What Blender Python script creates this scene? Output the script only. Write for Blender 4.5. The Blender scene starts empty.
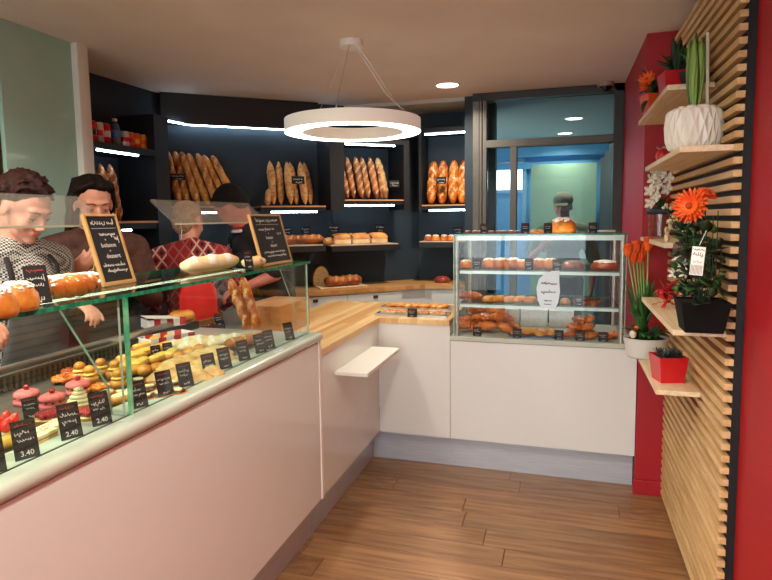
import bpy, bmesh, math, random
from mathutils import Vector, Matrix, Euler, noise

# ------------------------------------------------------------------ camera, world, exposure
SC = bpy.context.scene
COL = SC.collection
F, PIT, YAW, ROL, CY, CAMH = 585.15, .0937, .29567, .01295, 273.33, 1.55
_g = Vector((-math.sin(YAW)*math.cos(PIT), math.cos(YAW)*math.cos(PIT), -math.sin(PIT)))
_r = Vector((math.cos(YAW), math.sin(YAW), 0)); _d = _g.cross(_r)
R2 = math.cos(ROL)*_r + math.sin(ROL)*_d
D2 = -math.sin(ROL)*_r + math.cos(ROL)*_d
cam_d = bpy.data.cameras.new('camera'); cam = bpy.data.objects.new('camera', cam_d); COL.objects.link(cam)
cam_d.sensor_width = 36; cam_d.lens = F/772*36; cam_d.shift_y = -(290-CY)/772; cam_d.clip_start = .02
U2 = -D2
cam.matrix_world = Matrix(((R2.x, U2.x, -_g.x, 0), (R2.y, U2.y, -_g.y, 0), (R2.z, U2.z, -_g.z, CAMH), (0, 0, 0, 1)))
SC.camera = cam
CAM = Vector((0, 0, CAMH))

world = bpy.data.worlds.new('daylight'); SC.world = world; world.use_nodes = True
bg = world.node_tree.nodes['Background']
bg.inputs[0].default_value = (.82, .92, 1.0, 1); bg.inputs[1].default_value = 8.5
vs = SC.view_settings
vs.view_transform = 'Standard'; vs.look = 'None'; vs.gamma = 1; vs.use_curve_mapping = False
vs.exposure = 0.06
SC.cycles.max_bounces = 10; SC.cycles.transparent_max_bounces = 24
SC.cycles.sample_clamp_indirect = 4.0
SC.cycles.caustics_reflective = False; SC.cycles.caustics_refractive = False
SPOT_W, RING_E, LED_E = 17, 10.0, 28.0

# pixel -> point, on a plane that the thing touches
def ray(u, v): return R2*((u-386)/F) + D2*((v-CY)/F) + _g
def PZ(u, v, z): d = ray(u, v); return CAM + d*((z-CAMH)/d.z)
def PY(u, v, y): d = ray(u, v); return CAM + d*(y/d.y)
def PX(u, v, x): d = ray(u, v); return CAM + d*(x/d.x)
def PDEP(u, v, dep): return CAM + ray(u, v)*dep

# ------------------------------------------------------------------ materials
MATS = {}
def nodes_of(name):
    m = bpy.data.materials.new(name); m.use_nodes = True
    nt = m.node_tree; b = nt.nodes['Principled BSDF']
    return m, nt, b
def lin(c):
    return tuple(((x/255/12.92) if x/255 <= .04045 else ((x/255+.055)/1.055)**2.4) for x in c)+(1,)
def pm(name, c1, c2=None, scale=20, rough=.5, metal=0, bump=0, bscale=None, rnd=0, coat=0, stretch=(1,1,1), contrast=(.35,.65), spec=.5, sss=0, trans=0):
    """plain procedural material: two sRGB colours mixed by noise, with fine bump"""
    if name in MATS: return MATS[name]
    m, nt, b = nodes_of(name)
    b.inputs['Roughness'].default_value = rough; b.inputs['Metallic'].default_value = metal
    b.inputs['Specular IOR Level'].default_value = spec
    if coat: b.inputs['Coat Weight'].default_value = coat; b.inputs['Coat Roughness'].default_value = .08
    if sss: b.inputs['Subsurface Weight'].default_value = sss; b.inputs['Subsurface Scale'].default_value = .01
    if trans: b.inputs['Transmission Weight'].default_value = trans
    b.inputs['Base Color'].default_value = lin(c1)
    L = nt.links
    if c2 or bump:
        tc = nt.nodes.new('ShaderNodeTexCoord'); mp = nt.nodes.new('ShaderNodeMapping'); mp.inputs['Scale'].default_value = stretch
        L.new(tc.outputs['Object'], mp.inputs['Vector'])
        vec = mp.outputs['Vector']
        if rnd:
            oi = nt.nodes.new('ShaderNodeObjectInfo'); ad = nt.nodes.new('ShaderNodeVectorMath'); ad.operation = 'ADD'
            sc_ = nt.nodes.new('ShaderNodeMath'); sc_.operation = 'MULTIPLY'; sc_.inputs[1].default_value = 37.0
            L.new(oi.outputs['Random'], sc_.inputs[0]); L.new(vec, ad.inputs[0]); L.new(sc_.outputs[0], ad.inputs[1]); vec = ad.outputs[0]
        nz = nt.nodes.new('ShaderNodeTexNoise'); nz.inputs['Scale'].default_value = scale; nz.inputs['Detail'].default_value = 5
        L.new(vec, nz.inputs['Vector'])
        if c2:
            rp = nt.nodes.new('ShaderNodeValToRGB'); e = rp.color_ramp.elements
            e[0].position, e[1].position = contrast; e[0].color = lin(c1); e[1].color = lin(c2)
            L.new(nz.outputs['Fac'], rp.inputs['Fac'])
            col = rp.outputs['Color']
            if rnd:
                hv = nt.nodes.new('ShaderNodeHueSaturation'); mr = nt.nodes.new('ShaderNodeMapRange')
                mr.inputs['To Min'].default_value = 1-rnd; mr.inputs['To Max'].default_value = 1+rnd
                L.new(oi.outputs['Random'], mr.inputs['Value']); L.new(mr.outputs[0], hv.inputs['Value']); L.new(col, hv.inputs['Color']); col = hv.outputs[0]
            L.new(col, b.inputs['Base Color'])
        if bump:
            n2 = nt.nodes.new('ShaderNodeTexNoise'); n2.inputs['Scale'].default_value = bscale or scale*3; n2.inputs['Detail'].default_value = 4
            L.new(vec, n2.inputs['Vector'])
            bp = nt.nodes.new('ShaderNodeBump'); bp.inputs['Strength'].default_value = bump; bp.inputs['Distance'].default_value = .01
            L.new(n2.outputs['Fac'], bp.inputs['Height']); L.new(bp.outputs['Normal'], b.inputs['Normal'])
    MATS[name] = m; return m
def emit(name, col, e):
    if name in MATS: return MATS[name]
    m, nt, b = nodes_of(name)
    b.inputs['Base Color'].default_value = lin(col); b.inputs['Emission Color'].default_value = lin(col); b.inputs['Emission Strength'].default_value = e
    MATS[name] = m; return m
def glass(name, tint=(250, 255, 252), refl=1.0, rough=0.0, haze=0.0):
    """thin clear glass: straight-through transmission plus fresnel reflection"""
    if name in MATS: return MATS[name]
    m = bpy.data.materials.new(name); m.use_nodes = True; nt = m.node_tree; nt.nodes.clear(); L = nt.links
    o = nt.nodes.new('ShaderNodeOutputMaterial'); mx = nt.nodes.new('ShaderNodeMixShader')
    t = nt.nodes.new('ShaderNodeBsdfTransparent'); t.inputs[0].default_value = lin(tint)
    g = nt.nodes.new('ShaderNodeBsdfGlossy'); g.inputs['Roughness'].default_value = rough
    fr = nt.nodes.new('ShaderNodeLayerWeight'); pw_ = nt.nodes.new('ShaderNodeMath'); pw_.operation = 'POWER'; pw_.inputs[1].default_value = 4.5
    mu = nt.nodes.new('ShaderNodeMath'); mu.operation = 'MULTIPLY_ADD'; mu.inputs[1].default_value = .9*refl; mu.inputs[2].default_value = .035*refl; mu.use_clamp = True
    L.new(fr.outputs['Facing'], pw_.inputs[0]); L.new(pw_.outputs[0], mu.inputs[0]); L.new(mu.outputs[0], mx.inputs[0]); L.new(t.outputs[0], mx.inputs[1]); L.new(g.outputs[0], mx.inputs[2]); out = mx.outputs[0]
    if haze:      # haze of reflected ceiling, imitated by scattering white in the pane
        df = nt.nodes.new('ShaderNodeBsdfTranslucent'); df.inputs[0].default_value = lin((235, 235, 230)); d2_ = nt.nodes.new('ShaderNodeBsdfDiffuse'); d2_.inputs[0].default_value = lin((235, 235, 230))
        ad = nt.nodes.new('ShaderNodeMixShader'); ad.inputs[0].default_value = .4; L.new(d2_.outputs[0], ad.inputs[1]); L.new(df.outputs[0], ad.inputs[2])
        m3 = nt.nodes.new('ShaderNodeMixShader'); m3.inputs[0].default_value = haze; L.new(out, m3.inputs[1]); L.new(ad.outputs[0], m3.inputs[2]); out = m3.outputs[0]
    L.new(out, o.inputs[0])
    MATS[name] = m; return m
def staves(name, c1, c2, width, length, axis=0, rough=.4, grain=.5):
    """butcher block: glued staves with grain; axis = direction of the staves in object space"""
    if name in MATS: return MATS[name]
    m, nt, b = nodes_of(name); L = nt.links
    b.inputs['Roughness'].default_value = rough
    tc = nt.nodes.new('ShaderNodeTexCoord'); mp = nt.nodes.new('ShaderNodeMapping')
    if axis == 1: mp.inputs['Rotation'].default_value = (0, 0, math.pi/2)
    L.new(tc.outputs['Object'], mp.inputs['Vector'])
    br = nt.nodes.new('ShaderNodeTexBrick'); br.offset = .37; br.inputs['Scale'].default_value = 1
    br.inputs['Brick Width'].default_value = length; br.inputs['Row Height'].default_value = width
    br.inputs['Mortar Size'].default_value = .0004; br.inputs['Bias'].default_value = 0
    br.inputs['Color1'].default_value = lin(c1); br.inputs['Color2'].default_value = lin(c2); br.inputs['Mortar'].default_value = lin(tuple(x*.75 for x in c1))
    L.new(mp.outputs[0], br.inputs['Vector'])
    m2 = nt.nodes.new('ShaderNodeMapping'); m2.inputs['Scale'].default_value = (2, 40, 20)
    L.new(mp.outputs[0], m2.inputs['Vector'])
    nz = nt.nodes.new('ShaderNodeTexNoise'); nz.inputs['Scale'].default_value = 2.5; nz.inputs['Detail'].default_value = 6
    L.new(m2.outputs[0], nz.inputs['Vector'])
    mr = nt.nodes.new('ShaderNodeMapRange'); mr.inputs['To Min'].default_value = 1-.35*grain; mr.inputs['To Max'].default_value = 1+.3*grain
    L.new(nz.outputs['Fac'], mr.inputs['Value'])
    hv = nt.nodes.new('ShaderNodeHueSaturation'); L.new(mr.outputs[0], hv.inputs['Value']); L.new(br.outputs['Color'], hv.inputs['Color'])
    L.new(hv.outputs[0], b.inputs['Base Color'])
    MATS[name] = m; return m

WHITE = pm('white_lacquer', (229, 229, 224), rough=.12, coat=.3)
WHITEM = pm('white_matt', (236, 233, 226), rough=.5)
CREAMSLAB = pm('cream_slab', (188, 193, 178), rough=.3, coat=.3)
KICK = pm('brushed_kick', (205, 208, 214), (190, 194, 202), scale=8, rough=.3, stretch=(1, 1, 30), metal=.25)
DARK = pm('dark_laminate', (17, 19, 22), (23, 25, 28), scale=6, rough=.55)
NAVY = pm('dark_wall', (30, 45, 54), (35, 50, 59), scale=5, rough=.7)
BLACK = pm('black_board', (17, 16, 17), (24, 22, 22), scale=60, rough=.8)
BLACKP = pm('black_panel', (9, 8, 9), rough=.6)
RED = pm('red_paint', (166, 12, 24), (174, 15, 27), scale=4, rough=.55, bump=.03, bscale=300)
CEIL = pm('ceiling_paint', (226, 214, 202), (232, 220, 208), scale=3, rough=.8)
WOODTOP = staves('oak_worktop', (244, 208, 148), (204, 150, 88), .04, .8, axis=1, rough=.32)
WOODTOPX = staves('oak_worktop_back', (212, 160, 98), (180, 124, 68), .042, .8, axis=0, rough=.35)
PINE = pm('pine', (226, 190, 138), (206, 164, 108), scale=3, rough=.55, stretch=(14, 1.2, 14), rnd=.07, bump=.05, bscale=40)
PINEB = pm('pine_board', (240, 220, 184), (224, 196, 152), scale=3, rough=.5, stretch=(18, 1.2, 18), rnd=.04)
PLANK = pm('floor_plank', (166, 124, 84), (128, 90, 58), scale=2.2, rough=.35, stretch=(1.2, 16, 8), rnd=.14, bump=.08, bscale=14)
GLASS = glass('clear_glass', (252, 255, 254))
GLASSTOP = glass('top_glass', (228, 245, 236))
GLASSSIDE = glass('case_glass', (253, 255, 255), refl=.6)
GEDGE = pm('glass_edge', (18, 104, 74), (40, 150, 110), scale=12, rough=.1, stretch=(1, 6, 1), coat=.5)
GEDGEL = pm('glass_edge_pale', (150, 200, 172), (196, 222, 200), scale=14, rough=.12, coat=.5)
STEEL = pm('steel', (190, 192, 192), rough=.28, metal=.9)
ALU = pm('satin_aluminium', (178, 182, 170), (196, 198, 186), scale=4, rough=.35, metal=.6, stretch=(1, 1, 12))
FRAMEG = pm('grey_frame', (84, 80, 74), (92, 88, 82), scale=5, rough=.5, metal=.2)
FRAMED = pm('dark_frame', (46, 42, 40), rough=.5)
CHALK = pm('chalk', (226, 222, 214), (190, 188, 184), scale=300, rough=.9)
CHALKR = pm('red_ink', (178, 60, 48), rough=.8)
CRUST = pm('bread_crust', (228, 156, 68), (164, 88, 32), scale=9, rough=.6, bump=.25, bscale=70, rnd=.12)
CRUSTD = pm('dark_crust', (190, 108, 46), (124, 62, 26), scale=12, rough=.6, bump=.25, bscale=80, rnd=.1)
CRUSTF = pm('floury_crust', (230, 178, 106), (176, 110, 50), scale=14, rough=.75, bump=.3, bscale=90, rnd=.1)
SLASH = pm('slash_crumb', (238, 196, 124), (200, 138, 70), scale=40, rough=.8, bump=.3, bscale=120)
SLASHF = pm('floury_slash', (226, 196, 146), (176, 124, 68), scale=40, rough=.9, bump=.3, bscale=120)
CRUMB = pm('crumb', (246, 220, 160), (222, 182, 114), scale=60, rough=.9, bump=.5, bscale=120)
PALEB = pm('pale_bread', (240, 216, 172), (222, 180, 120), scale=10, rough=.8, bump=.15, bscale=60, rnd=.06)
GOLD = pm('golden_pastry', (230, 160, 62), (186, 104, 34), scale=16, rough=.35, bump=.25, bscale=60, rnd=.12, coat=.15)
CROIS = pm('croissant_brown', (232, 134, 44), (164, 68, 18), scale=14, rough=.3, bump=.3, bscale=60, rnd=.14, coat=.25)
BRIO = pm('brioche_brown', (230, 142, 50), (166, 80, 24), scale=10, rough=.35, bump=.2, bscale=40, rnd=.1, coat=.2)
BRIOD = pm('dark_brioche', (168, 76, 26), (110, 42, 14), scale=10, rough=.35, bump=.2, bscale=40, rnd=.1, coat=.2)
SUGAR = pm('sugar', (248, 244, 236), (228, 218, 200), scale=120, rough=.8)
CREAM = pm('cream', (248, 236, 192), (236, 214, 150), scale=30, rough=.6, bump=.2, bscale=60)
CUSTARD = pm('custard', (246, 212, 104), (226, 176, 66), scale=20, rough=.45, bump=.15, bscale=50)
CHOC = pm('chocolate', (64, 32, 20), (92, 46, 26), scale=20, rough=.35)
PINK = pm('pink_macaron', (236, 124, 120), (222, 98, 100), scale=50, rough=.6, bump=.2, bscale=150, rnd=.05)
PINKL = pm('pink_cream', (244, 190, 178), rough=.6)
RASP = pm('raspberry', (190, 24, 40), (142, 10, 26), scale=200, rough=.3, bump=.4, bscale=400, coat=.3)
STRAW = pm('strawberry', (238, 52, 34), (206, 24, 22), scale=60, rough=.25, bump=.2, bscale=260, coat=.4)
PAPERW = pm('white_paper', (244, 242, 236), (234, 230, 222), scale=40, rough=.8)
PAPERR = pm('red_paper', (206, 58, 54), (190, 44, 44), scale=30, rough=.7)
REDBAG = pm('red_bag', (226, 44, 40), (204, 30, 30), scale=6, rough=.5)
TRAY = pm('grey_tray', (92, 88, 80), (110, 106, 96), scale=8, rough=.35, metal=.4)
TRAYD = pm('dark_tray', (44, 40, 36), rough=.4, metal=.3)
LED = emit('led_strip', (205, 232, 255), LED_E)
LAMPE = emit('lamp_diffuser', (255, 246, 226), RING_E)
SPOTE = emit('spot_diffuser', (255, 246, 230), 14)
SKIN = pm('skin', (222, 164, 138), (206, 142, 118), scale=14, rough=.5, sss=.08)
SKINR = pm('ruddy_skin', (226, 138, 116), (206, 116, 98), scale=14, rough=.5, sss=.08)
LIPS = pm('lips', (176, 92, 86), rough=.4)
EYEW = pm('eye_white', (224, 218, 210), rough=.2)
IRIS = pm('iris', (44, 30, 22), rough=.15)
HAIRR = pm('auburn_hair', (52, 24, 19), (26, 12, 11), scale=60, rough=.7, bump=.3, bscale=200, stretch=(1, 1, .3), spec=.15)
HAIRD = pm('dark_hair', (34, 22, 16), (20, 13, 10), scale=60, rough=.65, bump=.3, bscale=200, stretch=(1, 1, .3), spec=.15)
HAIRB = pm('black_hair', (20, 15, 14), (28, 20, 18), scale=60, rough=.75, bump=.3, bscale=200, spec=.15)
HAIRG = pm('sandy_hair', (182, 150, 112), (132, 100, 70), scale=60, rough=.6)
BROWN = pm('brown_cloth', (84, 48, 34), (64, 34, 26), scale=30, rough=.8, bump=.1, bscale=90)
APRON = pm('grey_apron', (92, 94, 92), (80, 82, 82), scale=12, rough=.85, bump=.1, bscale=140)
DKAPRON = pm('black_apron', (28, 24, 24), (36, 30, 30), scale=12, rough=.85)
TROUS = pm('dark_trousers', (34, 34, 40), rough=.85)
SHOE = pm('black_shoe', (22, 20, 20), rough=.4)
OLIVE = pm('olive_shirt', (128, 128, 108), (112, 112, 96), scale=20, rough=.85)
CAPM = pm('cap_cloth', (128, 118, 96), (108, 98, 80), scale=30, rough=.85)
LEAF = pm('green_leaf', (56, 110, 44), (34, 78, 30), scale=12, rough=.45, rnd=.12)
LEAFD = pm('dark_leaf', (38, 66, 36), (24, 46, 26), scale=12, rough=.5, rnd=.12)
LEAFP = pm('pale_stem', (150, 186, 96), (106, 150, 62), scale=8, rough=.45, stretch=(1, 1, .2))
ORANGEF = pm('orange_petal', (250, 112, 34), (240, 78, 18), scale=30, rough=.5)
YELLOWF = pm('yellow_flower', (246, 204, 30), (226, 166, 14), scale=80, rough=.6)
WHITEF = pm('white_petal', (246, 240, 226), (232, 220, 198), scale=20, rough=.5)
GREENBOARD = pm('green_partition', (148, 172, 150), (154, 178, 156), scale=3, rough=.5)

# ------------------------------------------------------------------ mesh builder and object helpers
class MB:
    def __init__(s): s.v = []; s.f = []; s.m = []; s.mat = 0
    def add(s, vs_, fs, mi=None):
        o = len(s.v); s.v += [tuple(v) for v in vs_]
        for f in fs: s.f.append(tuple(i+o for i in f)); s.m.append(s.mat if mi is None else mi)
        return s
    def box(s, x0, x1, y0, y1, z0, z1, mi=None, M=None):
        p = [Vector((x, y, z)) for z in (z0, z1) for y in (y0, y1) for x in (x0, x1)]
        if M: p = [M @ q for q in p]
        return s.add(p, [(0, 2, 3, 1), (4, 5, 7, 6), (0, 1, 5, 4), (2, 6, 7, 3), (0, 4, 6, 2), (1, 3, 7, 5)], mi)
    def bbox(s, x0, x1, y0, y1, z0, z1, b=.004, mi=None, M=None):
        """box with chamfered edges"""
        xs = (x0, x0+b, x1-b, x1); ys = (y0, y0+b, y1-b, y1); zs = (z0, z0+b, z1-b, z1)
        bm = bmesh.new(); r = bmesh.ops.create_cube(bm, size=1)
        for v in bm.verts: v.co = Vector((x1 if v.co.x > 0 else x0, y1 if v.co.y > 0 else y0, z1 if v.co.z > 0 else z0))
        bmesh.ops.bevel(bm, geom=list(bm.edges), offset=b, segments=2, affect='EDGES', profile=.6)
        return s.bm(bm, mi, M)
    def bm(s, bm, mi=None, M=None):
        bm.verts.index_update()
        s.add([(M @ v.co if M else v.co.copy()) for v in bm.verts], [[v.index for v in f.verts] for f in bm.faces], mi); bm.free(); return s
    def loft(s, rings, cap=True, mi=None, closed=True):
        n = len(rings[0]); vs_ = [p for r in rings for p in r]; fs = []
        for i in range(len(rings)-1):
            for j in range(n if closed else n-1):
                k = (j+1) % n
                fs.append((i*n+j, i*n+k, (i+1)*n+k, (i+1)*n+j))
        if cap and closed: fs += [tuple(range(n))[::-1], tuple((len(rings)-1)*n+j for j in range(n))]
        return s.add(vs_, fs, mi)
    def tube(s, pts, rad, n=8, mi=None, flat=1.0):
        pts = [Vector(p) for p in pts]; rings = []
        if not isinstance(rad, (list, tuple)): rad = [rad]*len(pts)
        up = Vector((0, 0, 1)); prev = None
        for i, p in enumerate(pts):
            t = (pts[min(i+1, len(pts)-1)]-pts[max(i-1, 0)]).normalized()
            if prev is None:
                a = up if abs(t.dot(up)) < .95 else Vector((1, 0, 0)); x = t.cross(a).normalized()
            else: x = (prev - t*prev.dot(t)).normalized()
            prev = x; y = t.cross(x)
            rings.append([p + (x*math.cos(2*math.pi*j/n) + y*flat*math.sin(2*math.pi*j/n))*rad[i] for j in range(n)])
        return s.loft(rings, True, mi)
    def lathe(s, prof, n=20, mi=None, c=(0, 0, 0), wob=None):
        c = Vector(c); rings = []
        for (r, z) in prof:
            rings.append([c+Vector((r*math.cos(2*math.pi*j/n), r*math.sin(2*math.pi*j/n), z)) for j in range(n)])
        return s.loft(rings, True, mi)
    def ell(s, c, r, n=10, mi=None, M=None, jit=0, seed=0):
        if not isinstance(r, (tuple, list)): r = (r, r, r)
        c = Vector(c); m = max(4, n//2+1); vs_ = []; fs = []; rg = random.Random(seed)
        for i in range(1, m):
            a = math.pi*i/m
            for j in range(n):
                b = 2*math.pi*j/n; k = 1+rg.uniform(-jit, jit)
                q = Vector((r[0]*math.sin(a)*math.cos(b)*k, r[1]*math.sin(a)*math.sin(b)*k, r[2]*math.cos(a)*k))
                vs_.append(c+(M @ q if M else q))
        for i in range(m-2):
            for j in range(n): k = (j+1) % n; fs.append((i*n+j, (i+1)*n+j, (i+1)*n+k, i*n+k))
        t = len(vs_); q = Vector((0, 0, r[2])); vs_.append(c+(M @ q if M else q)); vs_.append(c-(M @ q if M else q))
        for j in range(n): k = (j+1) % n; fs.append((t, j, k)); fs.append((t+1, (m-2)*n+k, (m-2)*n+j))
        return s.add(vs_, fs, mi)
    def prism(s, poly, z0, z1, mi=None, M=None):
        n = len(poly); p = [Vector((x, y, z0)) for x, y in poly]+[Vector((x, y, z1)) for x, y in poly]
        if M: p = [M @ q for q in p]
        return s.add(p, [tuple(range(n))[::-1], tuple(range(n, 2*n))]+[(j, (j+1) % n, n+(j+1) % n, n+j) for j in range(n)], mi)
    def mesh(s, name, mats, smooth=False):
        me = bpy.data.meshes.new(name); me.from_pydata(s.v, [], s.f)
        for m in (mats if isinstance(mats, (list, tuple)) else [mats]): me.materials.append(m)
        if any(s.m): me.polygons.foreach_set('material_index', s.m)
        if smooth:
            me.polygons.foreach_set('use_smooth', [True]*len(me.polygons))
            if smooth != 'all': me.set_sharp_from_angle(angle=math.radians(smooth if smooth is not True else 40))
        me.update(); return me
    def build(s, name, mats, parent=None, smooth=False, world=False):
        me = s.mesh(name, mats, smooth)
        if world and parent is not None: me.transform(RM[parent.name].inverted())
        return link(name, me, parent)
RM = {}
def link(name, me, parent=None):
    o = bpy.data.objects.new(name, me); COL.objects.link(o)
    if parent is not None: o.parent = parent
    RM[o.name] = RM[parent.name].copy() if parent is not None else Matrix()
    return o
def tag(o, label, cat, group=None):
    o['label'] = label; o['category'] = cat
    if group: o['group'] = group
    return o
def struct(o): o['kind'] = 'structure'; return o
def place(o, loc, rz=0, rot=None, scale=None):
    e = Euler(rot) if rot is not None else Euler((0, 0, rz))
    o.location = loc; o.rotation_euler = e
    if scale is not None: o.scale = (scale,)*3 if not isinstance(scale, (tuple, list)) else scale
    RM[o.name] = Matrix.Translation(loc) @ e.to_matrix().to_4x4(); return o
def thing(name, label, cat, loc=(0, 0, 0), rz=0, group=None, rot=None):
    o = bpy.data.objects.new(name, None); COL.objects.link(o); o.empty_display_size = .05
    place(o, loc, rz, rot); tag(o, label, cat, group); return o
def dup(o, loc, rz=0, label=None, group=None, rot=None, scale=None):
    c = o.copy(); COL.objects.link(c); place(c, loc, rz, rot, scale or (1, 1, 1))
    if label: c['label'] = label
    if group: c['group'] = group
    for ch in o.children:
        k = ch.copy(); COL.objects.link(k); k.parent = c
        for g in ch.children:
            q = g.copy(); COL.objects.link(q); q.parent = k
    return c
PROTO = {}
def inst(key, maker, loc, rz=0, label=None, group=None, rot=None, scale=None):
    """first call builds the thing, later calls copy it"""
    if key not in PROTO:
        o = maker(); PROTO[key] = o; place(o, loc, rz, rot, scale)
        if label: o['label'] = label
        if group: o['group'] = group
        return o
    return dup(PROTO[key], loc, rz, label, group, rot, scale)
def pane(name, parent, x0, x1, y0, y1, z0, z1, mats=None, M=None, world=True):
    """glass plate: faces on the two big sides clear, the narrow sides edge-coloured"""
    m = MB(); m.box(x0, x1, y0, y1, z0, z1, M=M)
    d = (x1-x0, y1-y0, z1-z0); k = d.index(min(d))
    big = {2: (0, 1), 1: (2, 3), 0: (4, 5)}[k]
    m.m = [0 if i in big else 1 for i in range(6)]
    return m.build(name, mats or [GLASS, GEDGEL], parent, world=world)

# chalk writing
TXT = {}
def text_verts(s, size):
    k = (s, size)
    if k not in TXT:
        cu = bpy.data.curves.new('lettering', 'FONT'); cu.body = s; cu.size = size; cu.resolution_u = 2
        cu.align_x = 'CENTER'; cu.offset = size*.012
        ob = bpy.data.objects.new('lettering', cu); COL.objects.link(ob)
        dg = bpy.context.evaluated_depsgraph_get(); me = bpy.data.meshes.new_from_object(ob.evaluated_get(dg))
        TXT[k] = ([v.co.copy() for v in me.vertices], [tuple(p.vertices) for p in me.polygons])
        bpy.data.objects.remove(ob); bpy.data.meshes.remove(me); bpy.data.curves.remove(cu)
    return TXT[k]
def put_text(mb, s, size, x, z, y, mi=0):
    """flat lettering in the local XZ plane, reading from -Y"""
    v, f = text_verts(s, size); mb.add([(x+p.x, y, z+p.y) for p in v], f, mi)
def scribble(mb, x0, x1, z, h, y, seed, w=.0012, mi=0):
    """illegible cursive line as a chalk ribbon in the local XZ plane"""
    rg = random.Random(seed); n = max(10, int((x1-x0)/h*6)); pts = []
    for i in range(n+1):
        t = i/n; a = i*2.2+rg.uniform(-.9, .9)
        tall = 2.1 if rg.random() < .12 else rg.uniform(.5, 1)
        pts.append((x0+(x1-x0)*t+math.cos(a)*h*.2, z+h*.35+math.sin(a)*h*.36*tall))
    for (ax, az), (bx, bz) in zip(pts, pts[1:]):
        if rg.random() < .1: continue
        dx, dz = bx-ax, bz-az; l = math.hypot(dx, dz) or 1; nx, nz = -dz/l*w/2, dx/l*w/2
        mb.add([(ax+nx, y, az+nz), (ax-nx, y, az-nz), (bx-nx, y, bz-nz), (bx+nx, y, bz+nz)], [(0, 1, 2, 3)], mi)

# ================================================================== SETTING
ZC = 2.49                       # ceiling
XR, XP, YP = .582, .40, 3.41    # red wall, red pillar side, pillar front
YG = 4.62                       # office glazing
YB = 5.13                       # back wall
A2, B2 = Vector((-2.88, 3.73)), Vector((-1.25, 5.13))
T2 = (B2-A2).normalized(); N2 = Vector((T2.y, -T2.x))      # along the diagonal wall / into the room
DIAG = Matrix(((T2.x, N2.x, 0, A2.x), (T2.y, N2.y, 0, A2.y), (0, 0, 1, 0), (0, 0, 0, 1)))
DANG = math.atan2(T2.y, T2.x)
def PDG(u, v, dn):
    d = ray(u, v); k = ((A2+N2*dn) @ N2)/(d.xy @ N2); p = CAM+d*k
    return (p.xy-A2) @ T2, p.z
def wbox(name, m, x0, x1, y0, y1, z0, z1): return struct(MB().box(x0, x1, y0, y1, z0, z1).build(name, m))

fl = wbox('floor', pm('floor_joint', (58, 38, 26), rough=.8), -3.3, .72, -2.3, 5.4, -.08, -.012)
rg = random.Random(4)
pw = .148
pl_meshes = [MB().bbox(0, 1.22, 0, pw-.003, -.012, 0, b=.0015).mesh('plank', PLANK) for _ in range(2)]
row = 0; y = -.6
while y < 3.6:
    x = .585 - rg.uniform(.2, 1.2)
    xs = [.585]
    while x > -1.25: xs.append(x); x -= 1.223
    xs.append(-1.25)
    for a, b_ in zip(xs, xs[1:]):
        if a-b_ < .05: continue
        me = pl_meshes[row % 2]
        o = link('plank', me, fl); o.location = (b_, y, 0); o.scale = ((a-b_-.003)/1.22, 1, 1)
    y += pw; row += 1

wbox('ceiling', CEIL, -3.3, .72, -2.3, 5.4, ZC, ZC+.1)
wbox('wall_right', RED, XR, .72, -2.3, YP, 0, ZC)
wbox('wall_pillar', RED, XP, .72, YP, YG+.02, 0, ZC)
struct(MB().bbox(XP-.012, XR-.03, YP-.014, YP, 0, .085, b=.004).build('baseboard_pillar', RED))
struct(MB().bbox(XR-.014, XR, -2.2, 2.18, 0, .085, b=.004).build('baseboard_right', RED))
wbox('wall_back', NAVY, B2.x-.02, -.70, YB, YB+.12, 0, ZC)
wbox('wall_return', NAVY, -.76, -.69, YG+.05, YB+.12, 0, ZC)
struct(MB().box(-.02, (B2-A2).length+.05, -.12, 0, 0, ZC, M=DIAG).build('wall_diagonal', NAVY))
wbox('wall_left', NAVY, -3.0, -2.88, 2.62, A2.y+.05, 0, ZC)
BEIGE = pm('beige_paint', (176, 150, 104), (182, 156, 110), scale=3, rough=.7)
wbox('wall_side', BEIGE, -3.3, -3.18, -2.3, 2.75, 0, ZC)
wbox('wall_jamb', BEIGE, -3.2, -2.88, 2.6, 2.74, 0, ZC)
# frosted green glass partition and its white post
FROST = pm('frosted_green', (150, 184, 168), (158, 190, 174), scale=3, rough=.35, coat=.2)
pL = PX(8, 150, -2.5); pR = PX(76, 150, -2.5)
struct(MB().bbox(-2.515, -2.49, pL.y-.02, pR.y+.02, 0, ZC, b=.003).build('wall_partition', FROST))
m = MB(); m.bbox(-2.53, -2.45, pR.y-.004, pR.y+.075, 0, ZC, b=.012)
struct(m.build('trim_1', pm('post_white', (214, 208, 194), rough=.3, coat=.3), smooth=30))
struct(MB().box(-3.2, -2.5, pL.y-.6, pL.y-.5, 0, ZC).build('wall_end', BEIGE))
m = MB(); m.prism([(-2.5, 2.2), (-2.5, ZC), (-3.15, ZC), (-3.15, 2.05)], 0, .45, M=Matrix(((1, 0, 0, 0), (0, 0, 1, pL.y-.5), (0, 1, 0, 0), (0, 0, 0, 1))))
struct(m.build('trim_2', WHITEM))

# shop front behind the camera: wall with large panes to the street
m = MB(); m.box(-3.3, -2.7, -2.35, -2.25, 0, ZC); m.box(.35, .72, -2.35, -2.25, 0, ZC); m.box(-2.7, .35, -2.35, -2.25, 2.3, ZC); m.box(-2.7, -.9, -2.35, -2.25, 0, .35)
struct(m.build('wall_front', WHITEM))
w = MB()
for x in (-2.7, -1.8, -.93, .31): w.box(x, x+.05, -2.33, -2.27, .0 if x > -1 else .35, 2.3)
w.box(-2.7, .36, -2.33, -2.27, 2.25, 2.3); w.box(-2.7, -.9, -2.33, -2.27, .35, .41)
wf = struct(w.build('window_1', FRAMEG))
struct(wf); pn = MB().box(-2.66, .32, -2.305, -2.297, .36, 2.26).build('pane', GLASS, wf)
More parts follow.
